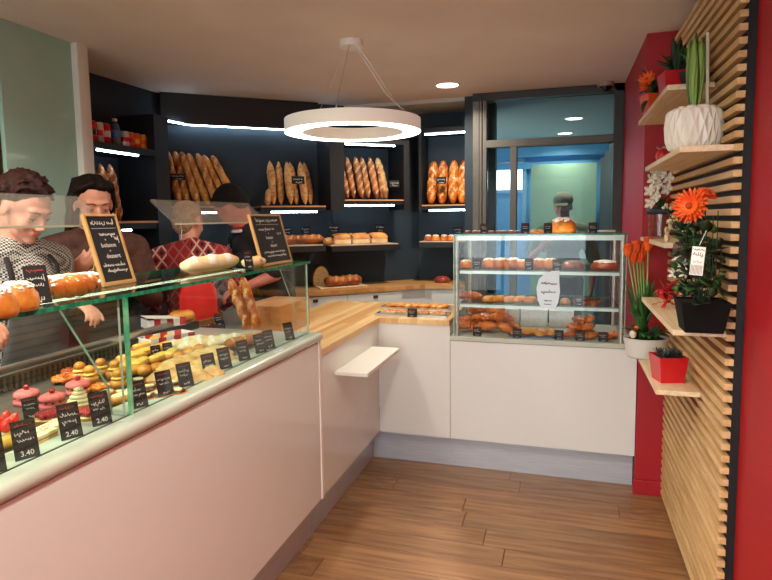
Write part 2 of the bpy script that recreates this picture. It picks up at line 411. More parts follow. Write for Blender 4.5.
# street: pale pavement and facade seen through it
struct(MB().box(-12, 12, -16, -2.4, -.1, -.02).build('pavement', pm('pavement', (170, 168, 164), rough=.9)))

# office glazing --------------------------------------------------
gz = thing('glazed_partition', 'grey metal framed office glazing with transom beside the red pillar', 'partition', (0, YG, 0)); gz['kind'] = 'structure'
def yb(name, x0, x1, z0, z1, mt, y0=-.04, y1=.05): return MB().bbox(x0, x1, y0, y1, z0, z1, b=.004).build(name, mt, gz)
gx0, gx1 = -.685, XP
xa = PY(487, 150, YG).x; xb = PY(496, 150, YG+.1).x; xr = PY(613, 150, YG).x
yb('post', gx0, gx0+.05, 0, ZC, FRAMEG, -.03); yb('post', gx0+.053, gx0+.072, 0, ZC, FRAMEG, -.04); yb('post', gx0+.075, xa, 0, ZC, FRAMEG, -.03)
yb('post', xr, gx1, 0, ZC, FRAMED)
zt = PY(550, 97, YG).z
yb('top_rail', gx0, gx1, zt, ZC, FRAMED)
z0t, z1t = PY(550, 145.5, YG).z, PY(550, 138, YG).z
yb('transom', xa, xr, z0t, z1t, FRAMEG)
xm0, xm1 = PY(510.5, 180, YG).x, PY(517, 180, YG).x
yb('mullion', xm0, xm1, 0, z0t, FRAMEG)
yb('jamb_reveal', xa, xb, 0, zt, FRAMED, .05, .16)
yb('bottom_rail', xa, xr, 0, .12, FRAMEG)
OFG = glass('office_glass', (205, 218, 218), refl=.1)
for (x0, x1, a, b_) in ((xa, xm0, .12, z0t), (xm1, xr, .12, z0t), (xa, xr, z1t, zt)):
    MB().box(x0, x1, .0, .008, a, b_).build('pane', OFG, gz)

# back office behind the glazing
OY = 7.4
wbox('office_floor', pm('office_floor', (120, 112, 104), rough=.5), -2.6, .9, YG+.06, OY+.6, -.05, 0)
wbox('office_ceiling', pm('office_ceiling', (196, 196, 190), rough=.8), -2.6, .9, YG+.06, OY+.6, 2.46, 2.55)
m = MB(); m.box(-2.7, -2.6, YB+.13, OY+.6, 0, .9); m.box(-2.7, -2.6, YB+.13, OY+.6, 2.25, 2.46); m.box(-2.7, -2.6, YB+.13, YB+.4, .9, 2.25)  # added opening in the unseen side, brings daylight into the office
struct(m.build('wall_office_left', pm('office_blue', (120, 176, 214), rough=.6)))
wbox('wall_office_right', FRAMED, .62, .75, YG+.06, OY+.6, 0, 2.46)
BLUE = pm('blue_trim', (110, 172, 220), (120, 180, 226), scale=3, rough=.4)
g0, g1 = PY(531, 170, 7.0).x, PY(597, 170, 7.0).x
gzt = PY(560, 164, 7.0).z
gp = tag(MB().bbox(g0, g1, 7.0, 7.05, 0, gzt, b=.003).build('room_divider', GREENBOARD), 'plain pale green divider panel standing behind the office glazing', 'divider')
wx1 = g0-.02
# far office wall with a bright window: blue head, jambs, sill
wz0, wz1 = PY(505, 190, OY).z, PY(505, 163, OY).z
wxa, wxb = PY(480, 175, OY).x, PY(522.5, 175, OY).x
far = MB(); far.box(-2.6, wxa, OY, OY+.1, 0, 2.46); far.box(wxb, .75, OY, OY+.1, 0, 2.46); far.box(wxa, wxb, OY, OY+.1, 0, wz0); far.box(wxa, wxb, OY, OY+.1, wz1, 2.46)
struct(far.build('wall_office_back', BLUE))
fr = MB(); fr.box(wxa-.03, wxb+.03, OY-.03, OY+.02, wz1, wz1+.05); fr.box(wxa-.03, wxb+.03, OY-.05, OY+.02, wz0-.04, wz0); fr.box(wxb, wxb+.05, OY-.03, OY+.02, wz0-.9, wz1)
wn = struct(fr.build('window_2', pm('window_frame_blue', (150, 196, 226), rough=.35)))
MB().box(wxa, wxb, OY+.04, OY+.046, wz0, wz1).build('pane', GLASS, wn)
# stepped blue soffit at the head of the far wall
m = MB(); m.box(-2.6, .75, OY-.12, OY, 2.26, 2.46); m.box(-2.6, .3, OY-.08, OY, 2.12, 2.2)
struct(m.build('trim_3', BLUE))
# dark folding screen along the right side of the office
fs = thing('folding_screen', 'dark grey folding screen with narrow upright leaves beside the green divider', 'screen', (.45, 5.0, 0))
for i in range(6):
    MB().bbox(-.02, .02, 0, .30, .01, 2.17-.0*i, b=.004, M=Matrix.Translation((0, i*.31, 0)) @ Matrix.Rotation(math.radians(12 if i % 2 else -12), 4, 'Z')).build('screen_leaf', FRAMED, fs)
# recessed lamps
def downlight(x, y, z=ZC, label='', w=None, r=.075, name='recessed_light'):
    t = thing(name, label, 'ceiling light', (x, y, z), group=None)
    MB().lathe([(r+.018, -.001), (r+.018, -.006), (r+.004, -.009), (r, -.004), (r, -.001)], 28).build('trim_ring', WHITEM, t, smooth=True)
    MB().lathe([(0.001, -.004), (r, -.004), (r, -.0005), (0.001, -.0005)], 28).build('diffuser', SPOTE, t)
    if w:
        ld = bpy.data.lights.new('lamp_light', 'AREA'); ld.shape = 'DISK'; ld.size = r*1.8; ld.energy = w; ld.color = (1, .90, .76); ld.spread = math.radians(150)
        lo = bpy.data.objects.new('lamp_light', ld); COL.objects.link(lo); lo.parent = t; lo.location = (0, 0, -.012)
    return t
p = PZ(447.5, 84.5, ZC); downlight(p.x, p.y, ZC, 'round white recessed ceiling light in front of the office glazing', SPOT_W)
for i, (x, y) in enumerate(((-1.55, 1.15), (-1.55, 0.0), (-.35, 1.2), (-.35, -.1), (-2.3, .9))):
    t = downlight(x, y, ZC, 'round recessed ceiling light over the customer side', SPOT_W); t['group'] = 'ceiling lights over the customer side'
for (u, v) in ((574, 118), (565, 133)):
    p = PZ(u, v, 2.46)
    t = downlight(p.x, p.y, 2.46, 'recessed ceiling light in the back office', 13); t['group'] = 'office ceiling lights'
# security camera dome
p = PZ(606, 81.5, ZC)
t = thing('security_camera', 'small dark dome security camera on the ceiling by the glazing', 'camera', (p.x, YG-.09, ZC))
MB().lathe([(.001, 0), (.055, 0), (.058, -.01), (.055, -.03), (.001, -.03)], 24).build('mount', pm('cam_mount', (150, 128, 112), rough=.4), t, smooth=True)
MB().ell((0, 0, -.03), (.042, .042, .034), 20).build('dome', pm('dome_smoke', (20, 20, 20), rough=.08), t, smooth=True)

# ================================================================== COUNTERS
YF, XF = 3.43, -1.10
def unit(name, label, loc): return thing(name, label, 'counter', loc)
ct = unit('counter_unit', 'white glossy counter front below the tray of pastries, in the inner corner', (-.85, 3.7, 0))
MB().bbox(XF, -.648, YF, 4.05, .205, .903, b=.002).build('front_panel', WHITE, ct, world=True)
MB().box(XF-.069, -.647, YF+.08, 4.0, .001, .204).build('toe_kick', KICK, ct, world=True)
cu = unit('counter_unit', 'white glossy counter front under the glass pastry case', (-.12, 3.7, 0))
MB().bbox(-.646, XP-.004, YF, 4.05, .205, .811, b=.002).build('front_panel', WHITE, cu, world=True)
MB().box(-.646, XP-.004, YF+.08, 4.0, .001, .204).build('toe_kick', KICK, cu, world=True)
cl = unit('counter_unit', 'white glossy counter side with a bag ledge below the wood worktop', (-1.45, 2.95, 0))
MB().bbox(-1.64, XF, 2.525, YF-.001, .205, .903, b=.002).build('front_panel', WHITE, cl, world=True)
MB().box(-1.62, XF-.07, 2.525, YF+.078, .001, .204).build('toe_kick', KICK, cl, world=True)
# L-shaped wood worktop
wt = thing('worktop', 'pale oak L-shaped worktop of the serving counter', 'worktop', (-1.45, 3.2, .904))
m = MB(); m.prism([(-1.66, 2.527), (XF+.008, 2.527), (XF+.008, YF-.008), (-.65, YF-.008), (-.65, 4.08), (-1.66, 4.08)], .904, .936)
m.build('top', WOODTOP, wt, world=True)
# small bag ledge
MB().bbox(XF, -.925, 2.70, 3.30, .762, .782, b=.003).build('bag_ledge', WHITEM, cl, world=True)

# refrigerated vitrine -------------------------------------------
ZS = 1.015; XGL = -1.15; YV0, YJ, YV1 = -.35, PZ(132.6, 414, 1.015).y, 2.512
vt = thing('glass_vitrine', 'long white pastry vitrine with green edged glass top', 'vitrine', (-1.45, 1.1, 0))
def vb(name, mt, *a, b=.002, sm=False): return MB().bbox(*a, b=b).build(name, mt, vt, world=True, smooth=sm)
vb('front_panel', WHITE, -1.80, XF, YV0, 2.498, .205, .972)
vb('end_strip', WHITEM, -1.80, XF+.006, 2.499, 2.522, .205, 1.0)
MB().box(-1.75, XF-.07, YV0, 2.522, .001, .204).build('toe_kick', KICK, vt, world=True)
# rounded nosing slab
prof = []
for i in range(13):
    a = -math.pi/2+math.pi*i/12; prof.append((XF-.008+.022*math.cos(a), .9945+.0205*math.sin(a)))
prof = [(-1.24, .974)]+prof+[(-1.24, 1.015)]
m = MB(); m.prism([(x, z) for x, z in prof], YV0, 2.524, M=Matrix(((1, 0, 0, 0), (0, 0, 1, 0), (0, 1, 0, 0), (0, 0, 0, 1))))
m.build('nosing_slab', CREAMSLAB, vt, world=True, smooth=30)
vb('display_deck', TRAY, -1.76, -1.24, YV0, 2.52, .98, 1.002)
vb('end_ledge', CREAMSLAB, -1.76, -1.24, 2.30, 2.522, 1.003, 1.013)
# rear vent grille
m = MB()
y = YV0+.02
while y < 1.95:
    m.box(-1.735, -1.725, y, y+.011, 1.003, 1.05); y += .022
m.box(-1.74, -1.722, YV0, 1.96, 1.05, 1.06)
m.build('vent_grille', pm('vent_bars', (88, 84, 74), rough=.4, metal=.3), vt, world=True)
vb('vent_backing', BLACKP, -1.76, -1.745, YV0, 2.5, 1.003, 1.05)
vb('rear_rail', STEEL, -1.79, -1.765, YV0, 2.5, 1.05, 1.075)
vb('staff_ledge', staves('ledge_oak', (150, 100, 58), (130, 84, 48), .05, .7, axis=1), -1.90, -1.801, 1.35, 2.8, 1.0, 1.03)
# glass
ZTG = PX(126, 297, XGL).z
GT = [GLASS, GEDGEL]
pane('front_glass', vt, XGL-.004, XGL+.004, YV0, YJ-.003, ZS, ZTG, GT)
pane('front_glass', vt, XGL-.004, XGL+.004, YJ+.003, 2.50, ZS, ZTG, GT)
pane('top_glass', vt, -1.56, XGL+.012, YV0, 2.52, ZTG, ZTG+.011, [GLASSTOP, GEDGE])
MB().tube([(-1.36, YV0+.1, ZTG-.012), (-1.36, 2.3, ZTG-.012)], .004, 8).build('led_tube', emit('vitrine_led', (255, 240, 214), 6), vt, world=True)
# joint: bright green strip where the two front panes meet
MB().box(XGL-.006, XGL+.006, YJ-.004, YJ+.004, ZS, ZTG-.001).build('glass_joint', pm('joint_green', (70, 168, 120), (150, 206, 160), scale=8, rough=.1, stretch=(1, 1, 2), coat=.5), vt, world=True)
# glass brackets carrying the top: upright below, leaning back above
def bracket(y, b0, b1, b2):
    poly = [(XGL-.006, ZS+.001), (XGL-.006, ZTG-.001), b2, b1, b0]
    M = Matrix(((1, 0, 0, 0), (0, 0, 1, 0), (0, 1, 0, 0), (0, 0, 0, 1)))
    m = MB(); m.prism(poly, y-.004, y+.004, M=M); m.m = [0, 0]+[1]*5
    m.build('glass_bracket', [GLASS, GEDGEL], vt, world=True)
q0, q1, q2 = PY(117, 410, YJ), PY(113, 384, YJ), PY(58, 314, YJ)
bracket(YJ-.02, (q0.x, ZS+.001), (q1.x, q1.z), (q2.x, ZTG-.001))
bracket(2.505, (-1.19, ZS+.001), (-1.21, 1.1), (-1.30, ZTG-.001))
# leaning breath guards above the top glass
gq = thing('breath_guard', 'leaning clear glass guard over the chalkboard end of the vitrine', 'glass guard', (-1.3, 1.9, ZTG+.012))
def guard(t, y0, y1, zb, x0, lean, hgt):
    dx, dz = -math.sin(lean)*hgt, math.cos(lean)*hgt; nx, nz = math.cos(lean)*.004, math.sin(lean)*.004
    v = []
    for yy in (y0, y1):
        v += [(x0-nx, yy, zb-nz), (x0+nx, yy, zb+nz), (x0+dx+nx, yy, zb+dz+nz), (x0+dx-nx, yy, zb+dz-nz)]
    m = MB(); m.add(v, [(3, 2, 1, 0), (4, 5, 6, 7), (0, 1, 5, 4), (1, 2, 6, 5), (2, 3, 7, 6), (3, 0, 4, 7)]); m.m = [0, 0, 1, 0, 0, 0]
    m.build('guard_glass', [glass('guard_glass', (250, 250, 248), refl=1.2, haze=.05), pm('guard_edge', (214, 220, 214), rough=.15, coat=.4)], t, world=True)
    for yy in (y0+.04, y1-.04):
        MB().tube([(x0, yy, zb+.01), (x0-.01, yy, ZTG+.012)], .003, 8).build('guard_rod', GLASS, t, world=True)
XQ = -1.40
a, b_ = PX(175, 224, XQ), PX(267, 223, XQ)
guard(gq, a.y, b_.y, a.z, XQ, math.radians(49), .14)
gq2 = thing('breath_guard', 'leaning clear glass guard in front of the checked jacket woman', 'glass guard', (-1.3, .9, ZTG+.012))
c_ = PX(105, 225, XQ); guard(gq2, .62, c_.y, a.z, XQ, math.radians(49), .14)

# ================================================================== BREAD WALL
LEDM = LED
def strip(parent, p0, p1, name='led_strip', r=.006):
    """slim LED bar from p0 to p1 in world coordinates"""
    return MB().tube([p0, p1], r, 8).build(name, LEDM, parent, world=True)
def dg(s, n, z): return DIAG @ Vector((s, n, z))
# back counter: white fronts, oak top, follows the diagonal and the back wall
bc = thing('back_counter', 'white back counter with oak top under the bread shelves', 'counter', (-1.6, 4.5, 0))
BD = .43
L2 = (B2-A2).length
# inner corner of the two front edges
k_ = (A2+N2*BD); s_in = ((YB-BD)-k_.y)/T2.y; cin = k_+T2*s_in
k0 = k_+T2*.25; kw = A2+T2*.25
def strip_poly(d, x_end): 
    kk = A2+N2*d; si = ((YB-d)-kk.y)/T2.y; ci = kk+T2*si; ka = kk+T2*.25
    e_ = .004; w0_ = kw+N2*e_; s_e = ((YB-e_)-(A2+N2*e_).y)/T2.y; cb = A2+N2*e_+T2*s_e
    return [(w0_.x, w0_.y), (cb.x, cb.y), (x_end, YB-e_), (x_end, YB-d), (ci.x, ci.y), (ka.x, ka.y)][::-1]
m = MB(); m.prism(strip_poly(BD-.03, -.77), .02, .965); m.build('cabinet_body', WHITE, bc, world=True)
m = MB(); m.prism(strip_poly(BD, -.765), .966, 1.0); m.build('top', WOODTOPX, bc, world=True)
for s0, s1 in ((.3, .78), (.79, 1.30), (1.31, 1.78)):
    d_ = MB().bbox(s0, s1, BD-.03, BD-.012, .08, .955, b=.002, M=DIAG).build('cabinet_door', WHITE, bc, world=True)
    MB().bbox((s0+s1)/2-.02, (s0+s1)/2+.02, BD-.0125, BD-.006, .915, .938, b=.002, M=DIAG).build('handle_cutout', pm('cutout_brown', (74, 54, 40), rough=.6), d_, world=True)
d_ = MB().bbox(cin.x+.05, -.775, YB-BD+.012, YB-BD+.03, .08, .955, b=.002).build('cabinet_door', WHITE, bc, world=True)

# dark shelving boxes on the walls
dn = .32
def sh(name, label, loc): return thing(name, label, 'shelf unit', loc)
wide = sh('bread_shelf_unit', 'wide dark bread niche with a long light strip behind the ring lamp', tuple(dg(.6, .15, 1.6)))
s1_ = PDG(330, 180, dn)[0]; s2_ = PDG(344, 180, dn)[0]; s3_ = PDG(404, 180, dn)[0]
zb1 = 1.655; zb3 = PDG(370, 199.5, dn)[1]; ztop3 = PDG(370, 145, dn)[1]
MB().box(.0, .02, 0, dn, 1.3, 2.28, M=DIAG).build('side_panel', DARK, wide, world=True)
MB().box(.021, s1_, .001, .06, 2.265, 2.488, M=DIAG).build('header', DARK, wide, world=True)
MB().box(.021, s1_-.001, 0.001, .012, 1.02, 2.264, M=DIAG).build('back_board', NAVY, wide, world=True)
a = PDG(186, 124, .05); b_ = PDG(300, 131, .05)
strip(wide, dg(a[0], .05, a[1]-.004), dg(b_[0]+.25, .05, a[1]-.006)); c_ = PDG(168.5, 121, .12); strip(wide, dg(c_[0], .12, c_[1]), dg(a[0], .05, a[1]-.004))
box3 = sh('bread_shelf_unit', 'dark bread box between the wide niche and the wall corner', tuple(dg((s2_+s3_)/2, .15, 1.7)))
MB().box(s1_+.001, s2_, 0, dn+.01, 1.62, ztop3+.05, M=DIAG).build('side_panel', DARK, box3, world=True)
MB().box(s3_, s3_+.05, 0, dn, 1.62, ztop3+.05, M=DIAG).build('side_panel', DARK, box3, world=True)
MB().box(s2_+.001, s3_-.001, 0, dn, ztop3+.012, ztop3+.05, M=DIAG).build('top_panel', DARK, box3, world=True)
MB().box(s2_+.001, s3_-.001, 0.001, .012, zb3-.2, ztop3+.011, M=DIAG).build('back_board', NAVY, box3, world=True)
strip(box3, dg(s2_+.02, dn-.02, ztop3+.003), dg(s3_-.07, dn-.02, ztop3+.003))
X40, X41 = PY(421, 150, YB-.28).x, PY(466, 150, YB-.28).x
zt4 = PY(445, 133.5, YB-.26).z; zb4 = PY(443, 204.5, YB-.28).z
box4 = sh('bread_shelf_unit', 'dark bread box on the back wall beside the grey glazing', ((X40+X41)/2, YB-.1, 1.7))
MB().box(X40-.02, X40, YB-.28, YB, 1.6, zt4+.05).build('side_panel', DARK, box4, world=True)
MB().box(X41, X41+.05, YB-.29, YB, 1.6, zt4+.05).build('side_panel', DARK, box4, world=True)
MB().box(X40+.001, X41-.001, YB-.28, YB, zt4+.012, zt4+.05).build('top_panel', DARK, box4, world=True)
MB().box(X40+.001, X41-.001, YB-.012, YB-.001, 1.5, zt4+.011).build('back_board', NAVY, box4, world=True)
strip(box4, (X40+.03, YB-.26, zt4), (X41-.01, YB-.26, zt4+.003))
# boards for the upright breads, each with its light strip underneath
def board(unit_, s0, s1, z, M, d, ledr, dl):
    MB().bbox(s0, s1, .014, d, z-.012, z, b=.002, M=M).build('shelf_board', pm('shelf_pine', (214, 160, 112), (190, 132, 86), scale=4, rough=.5), unit_, world=True)
    MB().bbox(s0, s1, .014, d-.01, z-.04, z-.0125, b=.002, M=M).build('shelf_carcass', DARK, unit_, world=True)
    strip(unit_, M @ Vector((ledr[0], dl, z-.047)), M @ Vector((ledr[1], dl, z-.047)))
M4 = Matrix(((1, 0, 0, 0), (0, -1, 0, YB), (0, 0, 1, 0), (0, 0, 0, 1)))
P_ = lambda u, v: PDG(u, v, dn)[0]
board(wide, .025, P_(246, 207), zb1, DIAG, dn, (P_(158, 211), P_(222, 211)), dn-.03)
board(wide, P_(261, 206), P_(326, 206), zb1, DIAG, dn, (P_(272, 211), P_(318, 211)), dn-.03)
board(box3, s2_+.002, s3_-.002, zb3, DIAG, dn, (s2_+.004, s3_-.08), dn-.03)
board(box4, X40+.002, X41-.002, zb4, M4, .28, (X40+.06, X41+.04), .25)
# lower loaf shelves: thick dark trays with a pale board
def loafshelf(t, s0, s1, z, M, d):
    MB().bbox(s0, s1, .001, d, z-.055, z-.008, b=.003, M=M).build('shelf_carcass', DARK, t, world=True)
    MB().bbox(s0, s1-.02, .002, d-.01, z-.0078, z, b=.002, M=M).build('shelf_board', pm('shelf_pale', (206, 178, 150), rough=.6), t, world=True)
    return t
zl = 1.352
loafshelf(wide, P_(262, 245), P_(326, 245), zl, DIAG, dn)
loafshelf(box3, s1_+.003, P_(401, 245), zl-.008, DIAG, dn)
loafshelf(box4, PY(419, 244, YB-.3).x, -.72, zl-.0, M4, .3)
# left wall rack with the drink cans
XL = -2.88; XLF = -2.58
YL0 = PX(88, 150, XLF).y; YL1 = PX(155, 150, XLF).y
left = sh('drinks_rack', 'dark wall rack holding drink cans beside the white post', (-2.73, 3.05, 1.6))
zcan = PX(122, 145, XLF).z
MB().box(XL+.001, XLF, YL1, YL1+.14, 1.0, 2.25).build('side_panel', DARK, left, world=True)
MB().box(XL+.001, XLF, YL0-.12, YL0-.1, 1.0, 2.25).build('side_panel', DARK, left, world=True)
MB().box(XL+.001, XLF, YL0-.099, YL1-.001, zcan-.04, zcan).build('shelf_board', DARK, left, world=True)
zbl = PX(135, 221, XLF).z
MB().bbox(XL+.001, XLF, YL0-.099, YL1-.001, zbl-.014, zbl, b=.002).build('shelf_board', pm('shelf_pine', (0, 0, 0)), left, world=True)
MB().box(XL+.001, XLF-.01, YL0-.099, YL1-.001, zbl-.05, zbl-.0145).build('shelf_carcass', DARK, left, world=True)
q = PX(97, 153, XLF-.02); q2 = PX(138, 158, XLF-.02); strip(left, (XLF-.02, q.y, zcan-.047), (XLF-.02, q2.y, zcan-.047))
q = PX(122, 228, XLF-.05); q2 = PX(131, 228, XLF-.05); strip(left, (XLF-.05, q.y, zbl-.057), (XLF-.05, q2.y, zbl-.057))

# ================================================================== RING LAMP
RD = 3.15
rc = PDEP(353, 133, RD); rr = 67.7/F*RD
rl = thing('ring_lamp', 'large white ring pendant lamp hanging over the counter corner', 'pendant lamp', (rc.x, rc.y, rc.z))
rin = rr*.745; hh = .068
m = MB(); n = 64
prof = [(rin, .002), (rin, hh), (rr, hh), (rr, .002)]
rings = [[Vector((r*math.cos(2*math.pi*j/n), r*math.sin(2*math.pi*j/n), z)) for j in range(n)] for r, z in prof]
m.loft(rings, cap=False); m.build('ring_body', emit('ring_acrylic', (240, 232, 216), .22), rl, smooth=30)
m = MB(); rings = [[Vector((r*math.cos(2*math.pi*j/n), r*math.sin(2*math.pi*j/n), z)) for j in range(n)] for r, z in ((rin, .001), (rin+.004, 0), (rr-.004, 0), (rr, .001))]
m.loft(rings, cap=False); m.build('diffuser', LAMPE, rl)
cz = ZC-rc.z
MB().lathe([(.001, cz-.035), (.06, cz-.035), (.062, cz-.03), (.062, cz), (.001, cz)], 32).build('canopy', WHITEM, rl, smooth=30)
for k in range(3):
    a = math.radians(35+120*k); e = Vector(((rr-.06)*math.cos(a), (rr-.06)*math.sin(a), hh))
    MB().tube([e, e+Vector((0, 0, .03))], .005, 8).build('cable_grip', STEEL, rl)
    MB().tube([e+Vector((0, 0, .03)), (0.04*math.cos(a), .04*math.sin(a), cz-.03)], .0012, 6).build('cable', STEEL, rl)
a = math.radians(20); e = Vector(((rr-.06)*math.cos(a), (rr-.06)*math.sin(a), hh))
MB().tube([e, e*.9+Vector((0, 0, .06)), e*.6+Vector((0, 0, .16)), (.02, .02, cz-.03)], .002, 6).build('power_cord', WHITEM, rl, smooth=True)

# ================================================================== SLATTED PANEL AND ITS SHELVES
XS, YN0, YN1 = .529, 2.195, 3.402
sp = thing('slatted_panel', 'black wall panel with horizontal pine slats on the red wall', 'wall panel', (.56, 2.8, 0))
MB().box(.556, XR-.0005, YN0, YN1+.005, .0, ZC-.002).build('backing_board', BLACKP, sp, world=True)
sm_ = MB().bbox(0, .0265, 0, YN1-YN0, 0, .0225, b=.0015).mesh('slat', PINE)
z = .022; k = 0
while z < ZC-.03:
    o = link('slat', sm_, sp); o.location = Vector((XS, YN0, z))-Vector((.56, 2.8, 0)); z += .0423; k += 1
def wshelf(label, x0, y0, y1, z, th=.02):
    t = tag(MB().bbox(0, XS+.0-x0, 0, y1-y0, -th/2, th/2, b=.002).build('plant_shelf', PINEB), label, 'shelf'); place(t, (x0, y0, z)); return t
SHA = (.366, 2.49, 3.40, 2.03); SHB = (.368, 2.197, 3.085, 1.768); SHC = (.392, 2.62, 3.40, 1.424); SHD = (.365, 2.197, 3.06, 1.144); SHE = (.367, 2.54, 3.19, .832)
wshelf('pine shelf with the red and orange pots, topmost on the slats', *SHA)
wshelf('pine shelf under the white diamond-patterned pot', *SHB)
wshelf('pine shelf under the white orchid and dark red pot', *SHC)
wshelf('pine shelf under the black square planter', *SHD)
wshelf('pine shelf under the red cube pot, lowest on the slats', *SHE)

# ================================================================== DISPLAY CASE ON THE RIGHT COUNTER
dc = thing('display_case', 'three level glass pastry case with aluminium posts on the counter', 'display case', (-.14, 3.7, .813))
YC0, YC1 = 3.425, 4.02
cx0, cx1 = -.648, XP-.028
MB().bbox(cx0, cx1, YC0, YC1, .813, .841, b=.004).build('base', CREAMSLAB, dc, world=True)
px0, px1 = PY(457, 290, YC0+.03).x, PY(622, 290, YC0+.03).x
zct = PY(540, 235, YC0+.03).z
for x in (px0, px1):
    for y in (YC0+.03, YC1-.03):
        MB().tube([(x, y, .841), (x, y, zct-.001)], .0125, 14).build('post', ALU, dc, world=True, smooth=True)
pane('front_glass', dc, px0-.015, px1+.015, YC0+.012, YC0+.017, .842, zct-.001, [GLASSSIDE, GEDGEL])
pane('side_glass', dc, px0-.019, px0-.0145, YC0+.018, YC1-.02, .842, zct-.001, [GLASSSIDE, GEDGEL])
pane('side_glass', dc, px1+.0145, px1+.019, YC0+.018, YC1-.02, .842, zct-.001, [GLASSSIDE, GEDGEL])
pane('top_glass', dc, px0-.019, px1+.019, YC0+.012, YC1-.01, zct, zct+.007, [GLASSSIDE, GEDGE])
MB().box(px0, px1, YC0+.019, YC0+.028, zct-.03, zct-.002).build('top_rail', ALU, dc, world=True)
CASELED = emit('case_led', (255, 244, 222), 16)
MB().tube([(px0+.02, YC0+.04, zct-.02), (px1-.02, YC0+.04, zct-.02)], .007, 8).build('led_tube', CASELED, dc, world=True)
zs1 = PY(540, 270.5, YC0+.05).z; zs2 = PY(540, 305, YC0+.06).z
for z in (zs1, zs2):
    pane('glass_shelf', dc, px0+.014, px1-.014, YC0+.05, YC1-.06, z-.007, z, [GLASS, pm('case_edge', (96, 122, 104), rough=.2)])
    MB().box(px0+.014, px1-.014, YC0+.046, YC0+.06, z-.024, z-.0075).build('shelf_rail', ALU, dc, world=True)

# ================================================================== BREAD AND PASTRY MAKERS
def crust_tube(L, r, slashes, twist=0, taper=.35, seed=0, bend=0, n=14, rings=34, tip=.15, depth=.16, slw=.55):
    """a loaf along +Z from 0 to L, slashed on the -Y side; returns MB with material 0 crust, 1 slash"""
    rg = random.Random(seed); m = MB(); R_ = []
    ph = rg.uniform(0, 6)
    for i in range(rings+1):
        t = i/rings
        e = min(t, 1-t)/taper
        rad = r*(tip+(1-tip)*math.sin(min(1, e)*math.pi/2)**.8)
        rad *= 1+.05*math.sin(t*9+ph)
        ring = []
        for j in range(n):
            a = 2*math.pi*j/n
            up = -math.sin(a)           # +1 on the slashed side
            k = 1+.02*rg.uniform(-1, 1)
            if slashes and up > -.2:
                x_ = math.cos(a)
                f = (t*slashes - x_*.45*(1 if not twist else twist)) % 1
                g = max(0, 1-abs(f-.5)/(.5*slw))
                k += depth*(up+.2)*(g**.6-.45)
            ring.append(Vector((math.cos(a)*rad*k+bend*math.sin(t*math.pi), math.sin(a)*rad*k*.92, t*L)))
        R_.append(ring)
    m.loft(R_, True, 0)
    if slashes:
        for i in range(rings):
            t = (i+.5)/rings
            if t < .08 or t > .93: continue
            for j in range(n):
                a = 2*math.pi*(j+.5)/n; up = -math.sin(a)
                if up < .15: continue
                f = (t*slashes-math.cos(a)*.45*(1 if not twist else twist)) % 1
                if abs(f-.5) < .5*slw*.62: m.m[i*n+j] = 1
    return m
GROUPS = {}
def baguette(kind):
    spec = {'plain': (.42, .0275, 4, 0, CRUST, SLASH, .16), 'seed': (.36, .03, 7, 0, CRUSTF, SLASHF, .3), 'dark': (.36, .028, 5, 0, CRUSTD, SLASHF, .22), 'twist': (.37, .044, 4, 1.6, CROIS, SLASH, .2), 'pale': (.36, .033, 5, 0, CRUSTF, SLASHF, .22)}[kind]
    L, r, sl, tw, c, s_, tp = spec
    def mk():
        o = crust_tube(L, r, sl, tw, taper=tp, seed=len(PROTO), tip=.35 if kind in ('plain', 'twist') else .12).build('baguette', [c, s_], smooth='all')
        return tag(o, 'x', 'bread')
    return mk
def stand(kind, var, base, lean_t, lean_n, label, group, M, zoff=0, spin=0):
    """stand a loaf at base=(s, n, z) of a wall frame M, leaning sideways and back"""
    ang = math.atan2(M[1][0], M[0][0])
    p = M @ Vector(base)
    # local -Y must face the room (+n of the frame); leaning back tips +Z towards the wall
    fl_ = -1 if (M[0][0]*M[1][1]-M[0][1]*M[1][0]) < 0 else 1
    rm = Matrix.Rotation(ang, 3, 'Z') @ Matrix.Rotation(-lean_t, 3, 'Y').inverted() @ Matrix.Rotation(-lean_n, 3, 'X') @ Matrix.Rotation(spin, 3, 'Z')
    o = inst(('bag', kind, var), baguette(kind), p, label=label, group=group, rot=rm.to_euler())
    return o
rg = random.Random(11)
# wide niche, left end: plain baguettes leaning to the left
lb = 'golden baguette leaning in a row at the wide niche end by the drinks rack'; gr = 'leaning baguettes in the wide niche'
for i, u in enumerate((176, 184, 193, 203, 211, 221, 230)):
    s = P_(u, 203); stand('plain', i % 3, (s+.03+.006*i, .25-.03*(i % 2), zb1+.013), math.radians(-9-2*i+rg.uniform(-2, 2)), math.radians(20), lb, gr, DIAG, spin=rg.uniform(-.5, .5))
lb = 'pointed floury seeded baguette standing upright in the wide niche'; gr = 'seeded baguettes in the wide niche'
for i, u in enumerate((276, 285, 293.5, 301, 308, 315.5)):
    s = P_(u, 204); stand('seed', i % 3, (s, .25-.05*(i % 2), zb1+.013), math.radians(rg.uniform(-4, 3)), math.radians(20), lb, gr, DIAG, spin=rg.uniform(-.5, .5))
s = P_(269, 204)
o = stand('seed', 0, (s-.0, .26, zb1+.004), math.radians(14), math.radians(25), 'small seeded baguette slanting at the end of the upright seeded ones', None, DIAG); o.scale = (.8, .8, .42)
lb = 'brown country baguette standing in the dark box beside the niche panel'; gr = 'country baguettes in the corner box'
for i, u in enumerate((350, 357, 364.5, 372, 379.5, 386)):
    s = P_(u, 198); stand('dark', i % 3, (s+.008, .25-.02*(i % 2), zb3+.013), math.radians(rg.uniform(-7, 2)), math.radians(18), lb, gr, DIAG, spin=rg.uniform(-.5, .5))
stand('pale', 0, (P_(391, 198), .23, zb3+.013), math.radians(-6), math.radians(18), 'pale floury baguette at the tag end of the country baguettes', None, DIAG)
